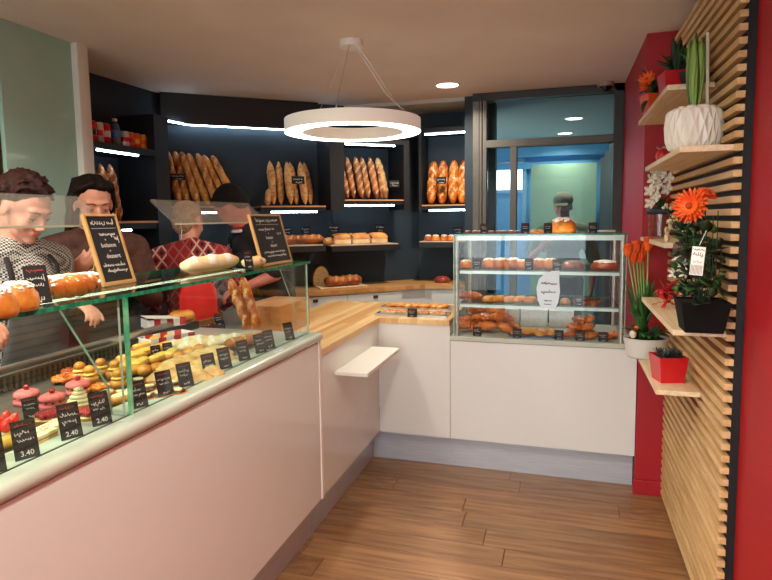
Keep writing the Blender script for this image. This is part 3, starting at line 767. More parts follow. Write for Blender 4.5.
lb = 'thick twisted golden loaf standing upright beside the glazing'; gr = 'twisted loaves by the glazing'
for i, u in enumerate((431, 442, 453, 462)):
    x = PY(u, 203, YB-.2).x; stand('twist' if i != 2 else 'twist', i % 2, (x, .2, zb4+.013), math.radians(rg.uniform(-2, 2)), math.radians(14), lb, gr, Matrix(((1, 0, 0, 0), (0, -1, 0, YB), (0, 0, 1, 0), (0, 0, 0, 1))), spin=rg.uniform(-.4, .4))

# tags -------------------------------------------------------------
def price_tag(label, loc, rz, h=.085, w=.05, lean=.25, seed=0, price=None, group=None, cat='price tag', lines=2, red=True, rows=None):
    """black card, chalk name, price; faces local -Y"""
    t = thing('price_tag', label, cat, loc, rz, group)
    M = Matrix.Rotation(-lean, 4, 'X')
    MB().bbox(-w/2, w/2, -.001, .0012, 0, h, b=.0004, M=M).build('card', BLACK, t)
    MB().box(-w*.3, w*.3, .001, .022, 0, .002, M=Matrix()).build('foot', BLACKP, t)
    mb = MB()
    if red: scribble(mb, -w*.36, w*.34, h*.84, h*.08, -.0016, seed+1, w=h*.014, mi=1)
    zt_ = h*.62
    for k in range(lines):
        scribble(mb, -w*.4+.003*(k % 2), w*.36-.004*((seed+k) % 3), zt_-k*h*.18, h*.13, -.0016, seed*7+k, w=h*.017)
    if price: put_text(mb, price, h*.19, 0, h*.08, -.0016)
    else: scribble(mb, -w*.2, w*.22, h*.08, h*.15, -.0016, seed*5+3, w=h*.02)
    mb.v = [tuple(M @ Vector(v)) for v in mb.v]
    mb.build('lettering', [CHALK, CHALKR], t)['kind'] = 'stuff'
    return t
def card_sign(label, p, rz, w=.075, h=.045, seed=0):
    t = thing('bread_label', label, 'label card', p, rz)
    M = Matrix.Rotation(-.15, 4, 'X')
    MB().bbox(-w/2, w/2, -.001, .001, 0, h, b=.0004, M=M).build('card', BLACK, t)
    mb = MB(); scribble(mb, -w*.4, w*.38, h*.5, h*.3, -.0016, seed, w=h*.03); scribble(mb, -w*.2, w*.3, h*.12, h*.22, -.0016, seed+9, w=h*.03)
    mb.v = [tuple(M @ Vector(v)) for v in mb.v]; mb.build('lettering', CHALK, t)['kind'] = 'stuff'; return t
DA = DANG            # labels on the diagonal wall face the room
card_sign('small black label card hung on the leaning baguettes', dg(P_(178, 180), .33, PDG(178, 180, .33)[1]), DA, .1, .045, 1)
card_sign('small black label card hung on the upright seeded baguettes', dg(P_(298, 186), .33, PDG(298, 184, .33)[1]), DA, .10, .06, 2)
card_sign('small black label card against the pale floury baguette', dg(P_(394, 186), .33, PDG(394, 187, .33)[1]), DA, .09, .055, 3)
p = PY(441, 184, YB-.29); card_sign('small black label card on the twisted loaves', p, 0, .085, .06, 4)

# loaves on the lower shelves ---------------------------------------
def lying(name, label, p, ang, L, r, sl, mats, group=None, seed=0, tip=.35, taper=.3, flat=.8, cat='bread'):
    m = crust_tube(L, r, sl, 0, taper=taper, seed=seed, tip=tip)
    # local: loaf along X, slashes up
    m.v = [(z-L/2, x, -y*flat+r*.88*flat) for x, y, z in m.v]
    m.f = [f[::-1] for f in m.f]
    o = m.build(name, mats, smooth='all'); tag(o, label, cat, group); place(o, p, ang); return o
zl2 = zl+.008
for i, (u, l_) in enumerate(((294, .2), (315, .2))):
    lying('brown_loaf', 'dark brown floury loaf lying under the seeded baguettes', dg(P_(u, 244)-.01, .2, zl2), DANG+.05, .24, .05, 4, [CRUSTD, CRUST], 'brown loaves under the seeded baguettes', seed=i)
card_sign('black label card behind the brown loaves, beside the chalkboard', dg(P_(294, 240), .1, zl2+.075), DA, .08, .06, 5)
card_sign('black label card behind the brown loaves, next to the tin loaves', dg(P_(314, 240), .1, zl2+.075), DA, .08, .06, 6)
def tin_loaf():
    t = thing('tin_loaf', 'x', 'bread')
    m = MB(); m.bbox(-.075, .075, -.05, .05, 0, .05, b=.012); m.build('loaf_body', PALEB, t, smooth=40)
    m = MB(); rings = []
    for i in range(9):
        a = math.pi*i/8; y_ = -.054*math.cos(a); z_ = .045+.045*math.sin(a)**.7
        rings.append([Vector((x_*(1-.08*abs(math.cos(a))), y_, max(.044, z_-(.014*abs(x_/.08)**4)))) for x_ in [-.08+.16*k/12 for k in range(13)]])
    m.loft(rings, cap=False, closed=False); m.build('crust_dome', CRUST, t, smooth='all'); return t
for i, u in enumerate((347, 366, 384)):
    inst('tin', tin_loaf, dg(P_(u, 243)-.01, .2, zl-.007), DANG+rg.uniform(-.08, .08), 'square tin loaf with a domed golden crust on the dark shelf', 'tin loaves in the corner')
for i, (u, dn_) in enumerate(((356, .08), (376, .08))):
    lying('round_loaf', 'golden loaf behind the tin loaves', dg(P_(u, 243), dn_, zl+.0005), DANG, .15, .055, 3, [CRUST, SLASH], 'golden loaves behind the tin loaves', seed=i+4)
lying('seeded_roll', 'floury seeded roll at the open end of the tin loaf shelf', dg(P_(334, 243), .2, zl-.007), DANG+.6, .13, .04, 4, [CRUSTF, SLASHF], seed=9)
card_sign('black label card standing over the first tin loaf', dg(P_(342, 240), .12, zl+.09), DA, .10, .065, 7)
card_sign('black label card standing over the last tin loaf', dg(P_(390, 240), .12, zl+.085), DA, .085, .065, 8)
def dome_cake(name, r, h, mats, sugar=True, seed=0, lump=.06, sq=1.0):
    """brioche-like bun; child sugar topping"""
    t = thing(name, 'x', 'pastry'); rg_ = random.Random(seed)
    m = MB(); n = 18; rings = []
    for i in range(9):
        a = math.pi*.5*i/8; rad = r*math.cos(a)**.55 if i else r*.92
        z_ = h*math.sin(a) if i else 0
        if i == 8: rad = .002
        rings.append([Vector((rad*math.cos(2*math.pi*j/n)*sq*(1+rg_.uniform(-lump, lump)), rad*math.sin(2*math.pi*j/n)*(1+rg_.uniform(-lump, lump)), z_*(1+rg_.uniform(-lump, lump)*.5))) for j in range(n)])
    m.loft(rings, True); m.build('bun', mats, t, smooth='all')
    if sugar:
        k = MB()
        for q in range(90):
            a = rg_.uniform(0, 6.28); d = r*.74*math.sqrt(rg_.random()); z_ = h*math.sin(math.acos(min(1, (d/r)**(1/.55))))
            k.ell((d*math.cos(a)*sq, d*math.sin(a), z_), (rg_.uniform(.004, .009)*r/.06, rg_.uniform(.004, .009)*r/.06, rg_.uniform(.003, .006)*r/.06), 6)
        k.build('sugar_topping', SUGAR, t)
    return t
for i, u in enumerate((428, 436, 444, 452)):
    p = PY(u, 243, YB-.2); inst('sugbr_a', lambda: dome_cake('sugar_brioche', .036, .05, BRIO, seed=3), (p.x, YB-.19-.02*(i % 2), zl+.001), i*1.3, 'small sugar topped brioche on the shelf below the twisted loaves', 'sugar brioches below the twisted loaves')
p = PY(457, 236, YB-.12); card_sign('black label card over the sugar brioches beside the glazing', (p.x, YB-.1, zl+.06), 0, .085, .055, 10)
# back counter: cutting paper, long slashed loaf, cut half loaf
q = PZ(345, 284, 1.001)
bp = tag(MB().bbox(-.2, .2, -.09, .09, 0, .008, b=.002).build('bread_board', PINEB), 'thin pine bread board on the back counter', 'board'); ps = dg(P_(345, 281), .22, 1.001); place(bp, ps, DANG)
lying('slashed_loaf', 'long dark slashed loaf lying on the back counter board', ps+Vector((.02, .0, .009)), DANG+.1, .30, .058, 5, [CRUSTD, CRUST], seed=21, tip=.75, taper=.12)
t = thing('half_loaf', 'cut half loaf showing its pale crumb behind the slashed loaf', 'bread', tuple(dg(P_(331, 277)-.005, .06, 1.002)), DANG-.1)
m = MB(); prof = [(.072*math.cos(math.pi*i/14), .02+.145*math.sin(math.pi*i/14)**.8) for i in range(15)]+[(-.064, 0), (.064, 0)]
m.prism(prof, -.03, .03, M=Matrix(((1, 0, 0, 0), (0, 0, 1, 0), (0, 1, 0, 0), (0, 0, 0, 1)))); m.build('crust', CRUSTD, t, smooth=50)
m = MB(); m.prism([(x*.93, z*.95+.003) for x, z in prof], -.033, -.0301, M=Matrix(((1, 0, 0, 0), (0, 0, 1, 0), (0, 1, 0, 0), (0, 0, 0, 1)))); m.build('crumb_face', CRUMB, t)
card_sign('black label card leaning behind the slashed loaf', dg(P_(346, 275)+.02, .1, 1.002), DA, .12, .08, 12)
# red fruit cake by the case and its wood framed board
p = PY(441, 283, YB-.3)
t = dome_cake('fruit_cake', .055, .05, BRIOD, sugar=False, seed=8); tag(t, 'dark red fruit cake on the back counter behind the glass case', 'cake'); place(t, (p.x, YB-.25, 1.001)); t.scale = (1.3, 1, 1)
k = MB(); r_ = random.Random(2)
for q in range(24):
    a = r_.uniform(0, 6.28); d = .05*math.sqrt(r_.random()); k.ell((d*math.cos(a), d*math.sin(a), .048*math.sqrt(max(0, 1-(d/.056)**2))), .009, 8)
k.build('cherries', RASP, t, smooth='all')

# generic tray
def tray(name, label, loc, rz, w, d, mt, lip=.012, cat='tray'):
    m = MB(); m.box(-w/2, w/2, -d/2, d/2, 0, .002)
    for a in ((-w/2-.001, -w/2+.002, -d/2, d/2), (w/2-.002, w/2+.001, -d/2, d/2), (-w/2, w/2, -d/2-.001, -d/2+.002), (-w/2, w/2, d/2-.002, d/2+.001)): m.box(a[0], a[1], a[2], a[3], .0021, lip)
    o = m.build(name, mt); tag(o, label, cat); place(o, loc, rz); return o
def croissant_mesh(L=.15, r=.032, seg=7, curve=.9, seed=0):
    m = MB(); n = 12; N = 42; R_ = []
    for i in range(N+1):
        t = i/N; a = (t-.5)*2*curve
        rad = r*(.22+.78*math.sin(math.pi*t)**.8); saw = (t*seg) % 1; rad *= .76+.36*saw if t < .5 else .76+.36*(1-saw)
        c = Vector((math.sin(a)*L/2/math.sin(curve), math.cos(a)*L/2/math.sin(curve)-L/2/math.sin(curve)*math.cos(curve)*.9, r*.8))
        tg = Vector((math.cos(a), -math.sin(a), 0)); nr = Vector((math.sin(a), math.cos(a), 0))
        R_.append([c+nr*math.cos(2*math.pi*j/n)*rad+Vector((0, 0, 1))*math.sin(2*math.pi*j/n)*rad*.85 for j in range(n)])
    m.loft(R_, True); return m
def croissant(): return tag(croissant_mesh().build('croissant', CROIS, smooth='all'), 'x', 'pastry')
def swirl():
    """coiled raisin bun"""
    m = MB(); pts = []; rad = []
    for i in range(44):
        t = i/43; a = t*math.pi*4.4; d = .006+.034*t; pts.append((d*math.cos(a), d*math.sin(a), .016+.012*(1-t))); rad.append(.0105+.0035*math.sin(i*1.9))
    m.tube(pts, rad, 8); return tag(m.build('swirl_bun', CROIS, smooth='all'), 'x', 'pastry')
def slipper():
    """flat oval puff pastry with leaf scoring"""
    m = MB(); n = 20; R_ = []
    for i, (k, z_) in enumerate(((.8, 0), (1, .006), (1, .014), (.86, .026), (.5, .034), (.02, .037))):
        R_.append([Vector((.075*k*math.cos(2*math.pi*j/n), .042*k*math.sin(2*math.pi*j/n), z_+(.003*math.sin(j*2.2) if 2 < i < 5 else 0))) for j in range(n)])
    m.loft(R_, True); return tag(m.build('puff_slipper', GOLD, smooth='all'), 'x', 'pastry')
def choux(mt=GOLD, r=.03):
    def mk():
        m = MB(); m.ell((0, 0, r*.72), (r, r, r*.72), 14, jit=.05, seed=4); return tag(m.build('choux_bun', mt, smooth='all'), 'x', 'pastry')
    return mk

# trays on the corner worktop ----------------------------------------
c1 = PZ(425, 300, .938); tray('oven_tray', 'silver tray of pale pastries on the corner worktop', (c1.x+.03, 3.86, .9365), .02, .48, .16, STEEL)
for i in range(7):
    inst('slip', slipper, (c1.x-.15+.06*i, 3.85+.02*(i % 2), .94), 1.2+.2*(i % 3), 'pale puff slipper on the silver tray of the corner worktop', 'puff slippers on the worktop tray', scale=.8)
c2 = PZ(415, 311, .938); tray('oven_tray', 'silver tray of orange topped slices on the corner worktop', (c2.x+.02, 3.585, .9365), .0, .46, .17, STEEL)
def slab_slice(mt_top, mt_base, w=.1, d=.06, h=.018):
    def mk():
        t = thing('topped_slice', 'x', 'pastry')
        MB().bbox(-w/2, w/2, -d/2, d/2, 0, h, b=.004).build('base', mt_base, t)
        k = MB(); r_ = random.Random(3)
        for q in range(26): k.ell((r_.uniform(-w*.45, w*.45), r_.uniform(-d*.42, d*.42), h), (.011, .009, .005), 7, jit=.2, seed=q)
        k.build('topping', mt_top, t, smooth='all'); return t
    return mk
TOMATO = pm('tomato_topping', (214, 92, 40), (232, 150, 70), scale=60, rough=.5)
for i in range(4):
    inst('pizza', slab_slice(TOMATO, PALEB), (c2.x-.14+.107*i, 3.585, .94), .1*(i % 2), 'orange topped savoury slice on the silver tray with a price tag', 'savoury slices on the worktop tray')
p = PZ(415, 315, .938); price_tag('black price tag in front of the savoury slices', (p.x, 3.485, .937), .1, .055, .06, .3, 31)

# cutting block and baguettes beside the vitrine end -------------------
blk = tag(MB().bbox(-.115, .115, -.19, .19, 0, .16, b=.006).build('wood_block', staves('block_oak', (206, 150, 92), (178, 118, 66), .06, .5, axis=1)), 'thick oak block standing on the worktop behind the vitrine end', 'wood block'); place(blk, (-1.535, 2.93, .937))
# two long baguettes leaning inside the vitrine end
for i, ((u0, v0), (u1, v1)) in enumerate((((249, 329), (230, 279)), ((258, 328), (242, 277)))):
    b0 = PZ(u0, v0, 1.016); t1 = PY(u1, v1, b0.y+.02); d_ = t1-b0; L_ = min(d_.length, (ZTG-.03-b0.z)/(d_.normalized().z))
    m = crust_tube(.33, .026, 4, 0, taper=.2, seed=40+i, tip=.4)
    o = m.build('baguette', [CROIS, SLASH], smooth='all'); tag(o, 'crisp orange brown baguette leaning inside the end of the vitrine', 'bread', 'baguettes leaning in the vitrine end')
    rq = d_.normalized().to_track_quat('Z', 'Y'); o.location = b0; o.rotation_euler = (rq.to_matrix() @ Matrix.Rotation(1.2, 3, 'Z')).to_euler(); o.scale = (1, 1, L_/.33)

# ================================================================== CHALKBOARDS AND ITEMS ON THE VITRINE TOP
ZG = ZTG+.0115
def chalkboard(label, bl, br, h, lean, texts, seed):
    p0, p1 = PZ(*bl, ZG), PZ(*br, ZG); w = abs(p1.y-p0.y); c = (p0+p1)/2
    t = thing('chalkboard', label, 'chalkboard', (c.x, c.y, ZG+.001), math.pi/2)
    M = Matrix.Rotation(-lean, 4, 'X'); fw = .008
    MB().box(-w/2+fw*.5, w/2-fw*.5, .001, .006, fw*.5, h-fw*.5, M=M).build('slate', BLACK, t)
    FR = pm('board_frame', (190, 148, 88), (166, 122, 66), scale=8, rough=.55)
    for a in ((-w/2, -w/2+fw, 0, h), (w/2-fw, w/2, 0, h), (-w/2+fw, w/2-fw, h-fw, h), (-w/2+fw, w/2-fw, 0, fw*1.4)):
        MB().bbox(a[0], a[1], -.004, .009, a[2], a[3], b=.0015, M=M).build('frame_bar', FR, t)
    MB().box(-.02, .02, .012, .016, 0, h*.6, M=Matrix.Translation((0, h*.6*math.sin(lean)*2.1, 0)) @ Matrix.Rotation(lean*1.1, 4, 'X')).build('prop_leg', FR, t)
    mb = MB()
    for kind, s_, size, x, z in texts:
        if kind == 't': put_text(mb, s_, size*h, x*w, z*h, -.0006)
        else: scribble(mb, (x-s_/2)*w, (x+s_/2)*w, z*h, size*h, -.0006, seed+int(z*100), w=h*.012)
    mb.box(-w*.36, w*.38, -.0008, -.0004, h*.795, h*.80)
    mb.v = [tuple(M @ Vector(v)) for v in mb.v]; mb.build('lettering', CHALK, t)['kind'] = 'stuff'
    return t
chalkboard('chalkboard with a doodle and menu lines beside the sugared plait', (106, 287), (134, 282), .228, math.radians(17),
    [('s', .72, .085, 0, .84), ('s', .5, .06, .05, .69), ('t', '+', .06, -.05, .615), ('t', 'boisson', .088, 0.0, .53), ('t', '+', .06, 0, .455), ('t', 'dessert', .088, .05, .375), ('s', .66, .06, .0, .255), ('s', .62, .05, .05, .18), ('s', .14, .1, .3, .62)], 5)
chalkboard('chalkboard with menu lines beside the small pale roll on the vitrine top', (263, 267), (292, 262), .225, math.radians(15),
    [('s', .7, .085, 0, .85), ('s', .5, .065, -.08, .68), ('t', '+', .06, -.05, .60), ('t', 'boisson', .088, -.05, .51), ('t', '+', .06, 0, .43), ('t', 'dessert', .088, .02, .35), ('s', .68, .06, .0, .235), ('s', .62, .05, .05, .16), ('s', .14, .1, .3, .58)], 8)
# plaited sugar brioche, plus the buns beside it
def plait(L, r, mats, seed=0):
    t = thing('sugar_plait', 'x', 'pastry'); m = MB()
    for k in range(3):
        pts = []; ph = k*2*math.pi/3
        for i in range(31):
            a = i/30*math.pi*4+ph; e = math.sin(math.pi*min(1, max(0, i/30))) ** .35
            pts.append((-L/2+L*i/30, r*.62*math.sin(a)*max(.35, e), r*.75+r*.3*math.sin(2*a)*e))
        m.tube(pts, [r*.62*max(.4, math.sin(math.pi*i/30)**.4) for i in range(31)], 10)
    m.build('plait', mats, t, smooth='all')
    rg_ = random.Random(seed); k = MB()
    for q in range(170):
        x = rg_.uniform(-L*.44, L*.44); y_ = rg_.gauss(0, r*.45); z_ = r*1.48*math.sqrt(max(.25, 1-(y_/(r*1.5))**2))
        k.ell((x, y_, z_), (rg_.uniform(.004, .009), rg_.uniform(.004, .008), rg_.uniform(.003, .006)), 6, jit=.2, seed=q)
    k.build('sugar_topping', SUGAR, t); return t
p = PZ(79, 296, ZG); t = plait(.17, .036, BRIO, 2); t['label'] = 'plaited brioche topped with white sugar next to the framed chalkboard'; place(t, (p.x-.03, p.y+.0, ZG+.001), math.radians(82))
for i, (u, v) in enumerate(((8, 318), (30, 311))):
    p = PZ(u, v, ZG); t = dome_cake('sugar_brioche', .045, .062, GOLD, seed=5+i)
    t['label'] = ('round golden sugared brioche on the vitrine top, price tag between it and the plait', 'round golden sugared brioche touching the back of the price tag on the glass top')[i]; place(t, (p.x-.035, p.y, ZG+.001), i)
price_tag('black price tag leaning on the glass top before the sugared brioche', PZ(41, 304, ZG)+Vector((0, 0, .001)), math.radians(68), .095, .052, .3, 51, '12.00' if False else None)
# long pale sandwich loaf on a paper and small roll
pa, pb_ = PZ(188, 274, ZG), PZ(246, 268, ZG); cc = (pa+pb_)/2
t = thing('sandwich_loaf', 'long pale floury loaf on the vitrine top before the red jacket woman', 'bread', (cc.x-.03, cc.y, ZG+.001), math.radians(90))
m = crust_tube(.34, .042, 3, 0, taper=.2, seed=61, tip=.5); m.v = [(z-.17, x, -y*.8+.0305) for x, y, z in m.v]; m.f = [f[::-1] for f in m.f]
m.build('loaf', [PALEB, SUGAR], t, smooth='all')
p = PZ(262, 267, ZG); lying('pale_roll', 'small pale roll leaning on a chalkboard on the glass top', (p.x-.02, p.y-.03, ZG+.001), 1.4, .11, .032, 2, [PALEB, SLASHF], seed=63, tip=.6)
price_tag('black price tag before the small pale roll on the glass top', PZ(250, 269.5, ZG)+Vector((0, 0, .001)), math.radians(70), .075, .042, .2, 53)

# ================================================================== VITRINE: price tags along the front ledge
pr = ['', '3.40', '2.40', '2.40']
where = ['beside the strawberry tart, next to the 3.40 tag', 'before the strawberry tart', 'before the raspberry tart', 'before the cream eclair', 'just past the glass joint', 'before the chocolate tartlets', 'before the last chocolate tartlet', 'before the flaky turnovers', 'before the end of the flaky turnovers', 'before the pale sandwiches', 'before the brown rolls', 'paired with the one before the brown rolls', 'alone by the vitrine end']
for i, (u, v) in enumerate(((-4, 474), (34.5, 459), (76.5, 438.5), (108.5, 425), (145.5, 408), (172, 396), (189.5, 386.5), (218, 376), (233, 369), (250.5, 360.5), (267.5, 353), (277.5, 349), (298, 340))):
    p = PZ(u, v, ZS+.001)
    t = price_tag('black chalk price tag '+where[i], (min(p.x, XGL-.012), p.y, ZS+.0005), math.radians(66), .088 if i < 4 else .078, .051, .3, 70+i, pr[i] if i < 4 else None, 'price tags on the front ledge')
for i, (u, v, wh) in enumerate(((32, 418, 'behind the strawberry tart tag'), (157.5, 360, 'among the golden eclairs'), (169.5, 357, 'next to the golden eclairs'), (220, 334, 'on the pale sandwiches'))):
    p = PZ(u, v, 1.004); price_tag('black chalk price tag '+wh, (p.x, p.y, 1.003 if i != 3 else 1.045), math.radians(64), .06, .04, .3, 90+i)

# ================================================================== VITRINE: pastries
ZD = 1.003
def at(u, v, z=ZD): p = PZ(u, v, z); return Vector((p.x, p.y, z))
def macaron():
    t = thing('raspberry_macaron', 'x', 'macaron'); r = .037
    MB().lathe([(.001, .0), (r*.9, .0), (r, .006), (r*.97, .012), (r*.8, .0165), (.001, .0165)], 24).build('lower_shell', PINK, t, smooth='all')
    MB().lathe([(.001, .0166), (r*.78, .0166), (r*.8, .02), (r*.78, .0235), (.001, .0235)], 20).build('filling', PINKL, t, smooth=40)
    k = MB()
    for j in range(9): a = j*2*math.pi/9; k.ell((r*.72*math.cos(a), r*.72*math.sin(a), .021), .0062, 8)
    k.build('raspberries', RASP, t, smooth='all')
    m = MB(); m.lathe([(.001, .0236), (r*.95, .0236), (r, .028), (r*.92, .036), (r*.6, .042), (.001, .043)], 24); m.build('upper_shell', PINK, t, smooth='all')
    m = MB(); m.ell((0, 0, .05), (.0085, .0085, .009), 10, jit=.08, seed=1); m.build('top_raspberry', RASP, t, smooth='all'); return t
for i, (u, v) in enumerate(((35, 404), (61, 408), (86, 394))):
    inst('maca', macaron, at(u, v)+Vector((-.03, 0, 0)), i*.7, 'pink macaron filled with raspberries and topped with one berry', 'raspberry macarons')
def tart(mt_crust, fill_mt, fruit_mt, nfr, fr, r=.04, name='fruit_tart', whole=False, seed=1):
    t = thing(name, 'x', 'tart'); rg_ = random.Random(seed)
    n = 28; prof = [(.001, 0), (r*.82, 0), (r, .018), (r*1.03, .02), (r*.94, .018), (r*.9, .012), (.001, .012)]
    m = MB(); m.loft([[Vector((rr_*(1+.03*(j % 2))*math.cos(2*math.pi*j/n), rr_*(1+.03*(j % 2))*math.sin(2*math.pi*j/n), z_)) for j in range(n)] for rr_, z_ in prof]); m.build('pastry_shell', mt_crust, t, smooth=50)
    MB().lathe([(.001, .0125), (r*.88, .0125), (r*.8, .02), (.001, .023)], 20).build('cream', fill_mt, t, smooth=True)
    k = MB()
    for q in range(nfr):
        a = q*2.39996; d = r*.8*math.sqrt(q/nfr); k.ell((d*math.cos(a), d*math.sin(a), .027+.006*(1-d/r)), (fr, fr, fr*.9), 8, jit=.08, seed=q)
    k.build('berries', fruit_mt, t, smooth='all'); return t
inst('tartr', lambda: tart(GOLD, CREAM, RASP, 26, .0075), at(50, 424), 0, 'raspberry tart behind the macaron tag', 'raspberry tarts')['label'] = 'raspberry tart between the cream slices and a macaron'
inst('tartr', None, at(90, 421), .4, 'raspberry tart beside the cream dome')
# strawberry tart: yellow choux ring with strawberries
t = thing('strawberry_tart', 'large yellow choux tart crowned with glossy strawberries', 'tart', tuple(at(8, 448)+Vector((-.04, 0, 0))))
MB().lathe([(.001, 0), (.048, 0), (.058, .014), (.056, .028), (.045, .036), (.001, .036)], 26).build('choux_base', CUSTARD, t, smooth='all')
MB().lathe([(.001, .0365), (.046, .0365), (.042, .044), (.001, .046)], 20).build('cream', CREAM, t, smooth='all')
for q in range(8):
    a = q*2*math.pi/7; d = .032 if q < 7 else 0
    M = Matrix.Translation((d*math.cos(a), d*math.sin(a), .045)) @ Matrix.Rotation(a, 4, 'Z') @ Matrix.Rotation(.5 if q < 7 else 0, 4, 'Y')
    m = MB(); m.lathe([(.001, 0), (.014, .002), (.016, .01), (.011, .024), (.004, .034), (.001, .036)], 12); m.v = [tuple(M @ Vector(v)) for v in m.v]; m.build('strawberry', STRAW, t, smooth='all')
# cream dome, cream eclair, cream slices
t = thing('cream_dome', 'white piped cream dome on a golden base between the macarons', 'pastry', tuple(at(80, 414)+Vector((-.02, .02, 0))))
MB().lathe([(.001, 0), (.036, 0), (.04, .01), (.037, .02), (.001, .02)], 22).build('base', GOLD, t, smooth='all')
m = MB()
for k in range(5): m.lathe([((.036-.006*k)*(1+.0), .0205+.0105*k), ((.037-.006*k), .026+.0105*k), ((.028-.006*k if k < 4 else .001), .0312+.0105*k)], 18)
m.build('piped_cream', CREAM, t, smooth='all')
def eclair(mt_top, mt_b=GOLD, L=.11, r=.021, nm='eclair'):
    def mk():
        t = thing(nm, 'x', 'eclair'); m = crust_tube(L, r, 0, taper=.2, tip=.6, seed=2, rings=18)
        m.v = [(z-L/2, x, -y*.85+r*.8) for x, y, z in m.v]; m.f = [f[::-1] for f in m.f]; m.build('choux', mt_b, t, smooth='all')
        m = crust_tube(L*.9, r*.8, 0, taper=.2, tip=.5, seed=3, rings=16); m.v = [(z-L*.45, x, -y*.45+r*1.33) for x, y, z in m.v]; m.f = [f[::-1] for f in m.f]; m.build('icing', mt_top, t, smooth='all'); return t
    return mk
inst('ecl_w', eclair(CREAM), at(104, 404)+Vector((-.02, 0, 0)), 1.35, 'pale iced eclair behind the price tag by the glass bracket')
inst('ecl_w', None, at(128, 402), 1.3, 'pale iced eclair beyond the glass bracket')
def slice_():
    t = thing('cream_slice', 'x', 'cake')
    for k, (mt, z0, z1) in enumerate(((GOLD, 0, .006), (CREAM, .0061, .017), (GOLD, .0171, .021), (CREAM, .0211, .03))): MB().bbox(-.045, .045, -.02, .02, z0, z1, b=.002).build(('pastry_layer', 'cream_layer')[k % 2], mt, t)
    m = MB(); r_ = random.Random(5)
    for q in range(6): m.ell((-.036+.0145*q, r_.uniform(-.01, .01), .031), (.006, .006, .003), 8)
    m.build('pink_dots', PINKL, t, smooth='all'); return t
for i, (u, v) in enumerate(((45, 446), (58, 436))): inst('slice', slice_, at(u, v)+Vector((-.02, 0, 0)), math.radians(95), 'layered cream slice with pink dots beside the raspberry tart', 'cream slices')
def religieuse():
    t = thing('choux_tower', 'x', 'pastry')
    MB().ell((0, 0, .02), (.03, .03, .02), 16, jit=.04, seed=2).build('lower_choux', GOLD, t, smooth='all')
    MB().lathe([(.02, .036), (.024, .039), (.018, .044), (.001, .044)], 16).build('cream_collar', CUSTARD, t, smooth='all')
    MB().ell((0, 0, .055), (.018, .018, .015), 14, jit=.04, seed=3).build('upper_choux', GOLD, t, smooth='all'); return t
for i, (u, v) in enumerate(((85, 382), (95, 386), (106, 378), (120, 380), (124, 390))): inst('reli', religieuse, at(u, v)+Vector((-.02, 0, 0)), i, 'small golden choux bun tower behind the macarons', 'choux towers')
for i, (u, v) in enumerate(((62, 383), (74, 381), (70, 376), (100, 392))): inst('swirl', swirl, at(u, v), i, 'golden coiled pastry near the vent grille', 'coiled pastries', scale=.8)
def choctart():
    t = thing('chocolate_tartlet', 'x', 'tart')
    MB().lathe([(.001, 0), (.028, 0), (.033, .014), (.028, .014), (.001, .013)], 20).build('shell', CROIS, t, smooth=40)
    MB().lathe([(.001, .0145), (.027, .0145), (.024, .019), (.001, .019)], 18).build('chocolate', CHOC, t, smooth=40)
    MB().lathe([(.001, .0195), (.016, .0195), (.016, .023), (.001, .024)], 18).build('white_disc', CREAM, t, smooth=40); return t
for i, (u, v) in enumerate(((134, 396), (141, 385), (152, 392), (159, 383), (163, 399), (176, 388), (148, 402), (123, 398), (111, 391), (180, 396))): inst('chtart', choctart, at(u, v)+Vector((-.01, 0, 0)), i, 'chocolate tartlet topped with a white disc', 'chocolate tartlets')
tr = tray('dark_tray', 'dark tray under the golden eclairs in the vitrine', tuple(at(158, 362)+Vector((-.04, .02, 0))), math.pi/2, .28, .17, TRAYD)
for i, (u, v) in enumerate(((140, 364), (148, 360), (160, 356), (152, 352), (172, 352), (168, 364), (138, 372), (150, 370), (180, 360), (176, 345), (162, 347))): inst('ecl_g', eclair(CUSTARD, GOLD, .12, .024), at(u, v, ZD+.003)+Vector((-.04, 0, 0)), 1.2+.1*i, 'golden iced eclair on the dark tray', 'golden eclairs')
for i, (u, v) in enumerate(((128, 378), (140, 376), (152, 376), (165, 374), (186, 362), (196, 358), (206, 354), (132, 368))): inst('chouxg', choux(GOLD, .028), at(u, v, ZD+.001)+Vector((-.03, 0, 0)), i, 'round golden choux bun beside the eclairs', 'loose golden choux buns')
FLAKY = pm('flaky_pastry', (240, 206, 140), (206, 146, 72), scale=22, rough=.55, bump=.35, bscale=70, rnd=.1)
def turnover():
    """half-moon flaky turnover with crimped rim"""
    m = MB(); n = 22; R_ = []
    for i, (k, z_) in enumerate(((.9, 0), (1, .004), (1, .009), (.88, .012), (.7, .028), (.4, .036), (.02, .038))):
        ring = []
        for j in range(n):
            a = 2*math.pi*j/n; w_ = 1+(.035*(j % 2) if i < 4 else 0); y_ = .05*k*math.sin(a)*w_
            ring.append(Vector((.068*k*math.cos(a)*w_, y_ if y_ > 0 else y_*.55, z_+(.0025*math.sin(j*1.9+i) if 2 < i < 6 else 0))))
        R_.append(ring)
    m.loft(R_, True); return tag(m.build('apple_turnover', FLAKY, smooth='all'), 'x', 'pastry')
r_ = random.Random(8)
for i, (u, v) in enumerate(((172, 382), (184, 379), (195, 375), (206, 371), (216, 367), (226, 363), (180, 372), (191, 368), (202, 364), (212, 360), (222, 357), (199, 383), (211, 378))):
    inst('turnov', turnover, at(u, v, ZD+.004)+Vector((-.025, .0, .006 if i > 5 else 0)), label='pale flaky turnover in the fanned rows before the sandwiches', group='fanned flaky turnovers', rot=(.18, .05, r_.uniform(.3, 1.3)))
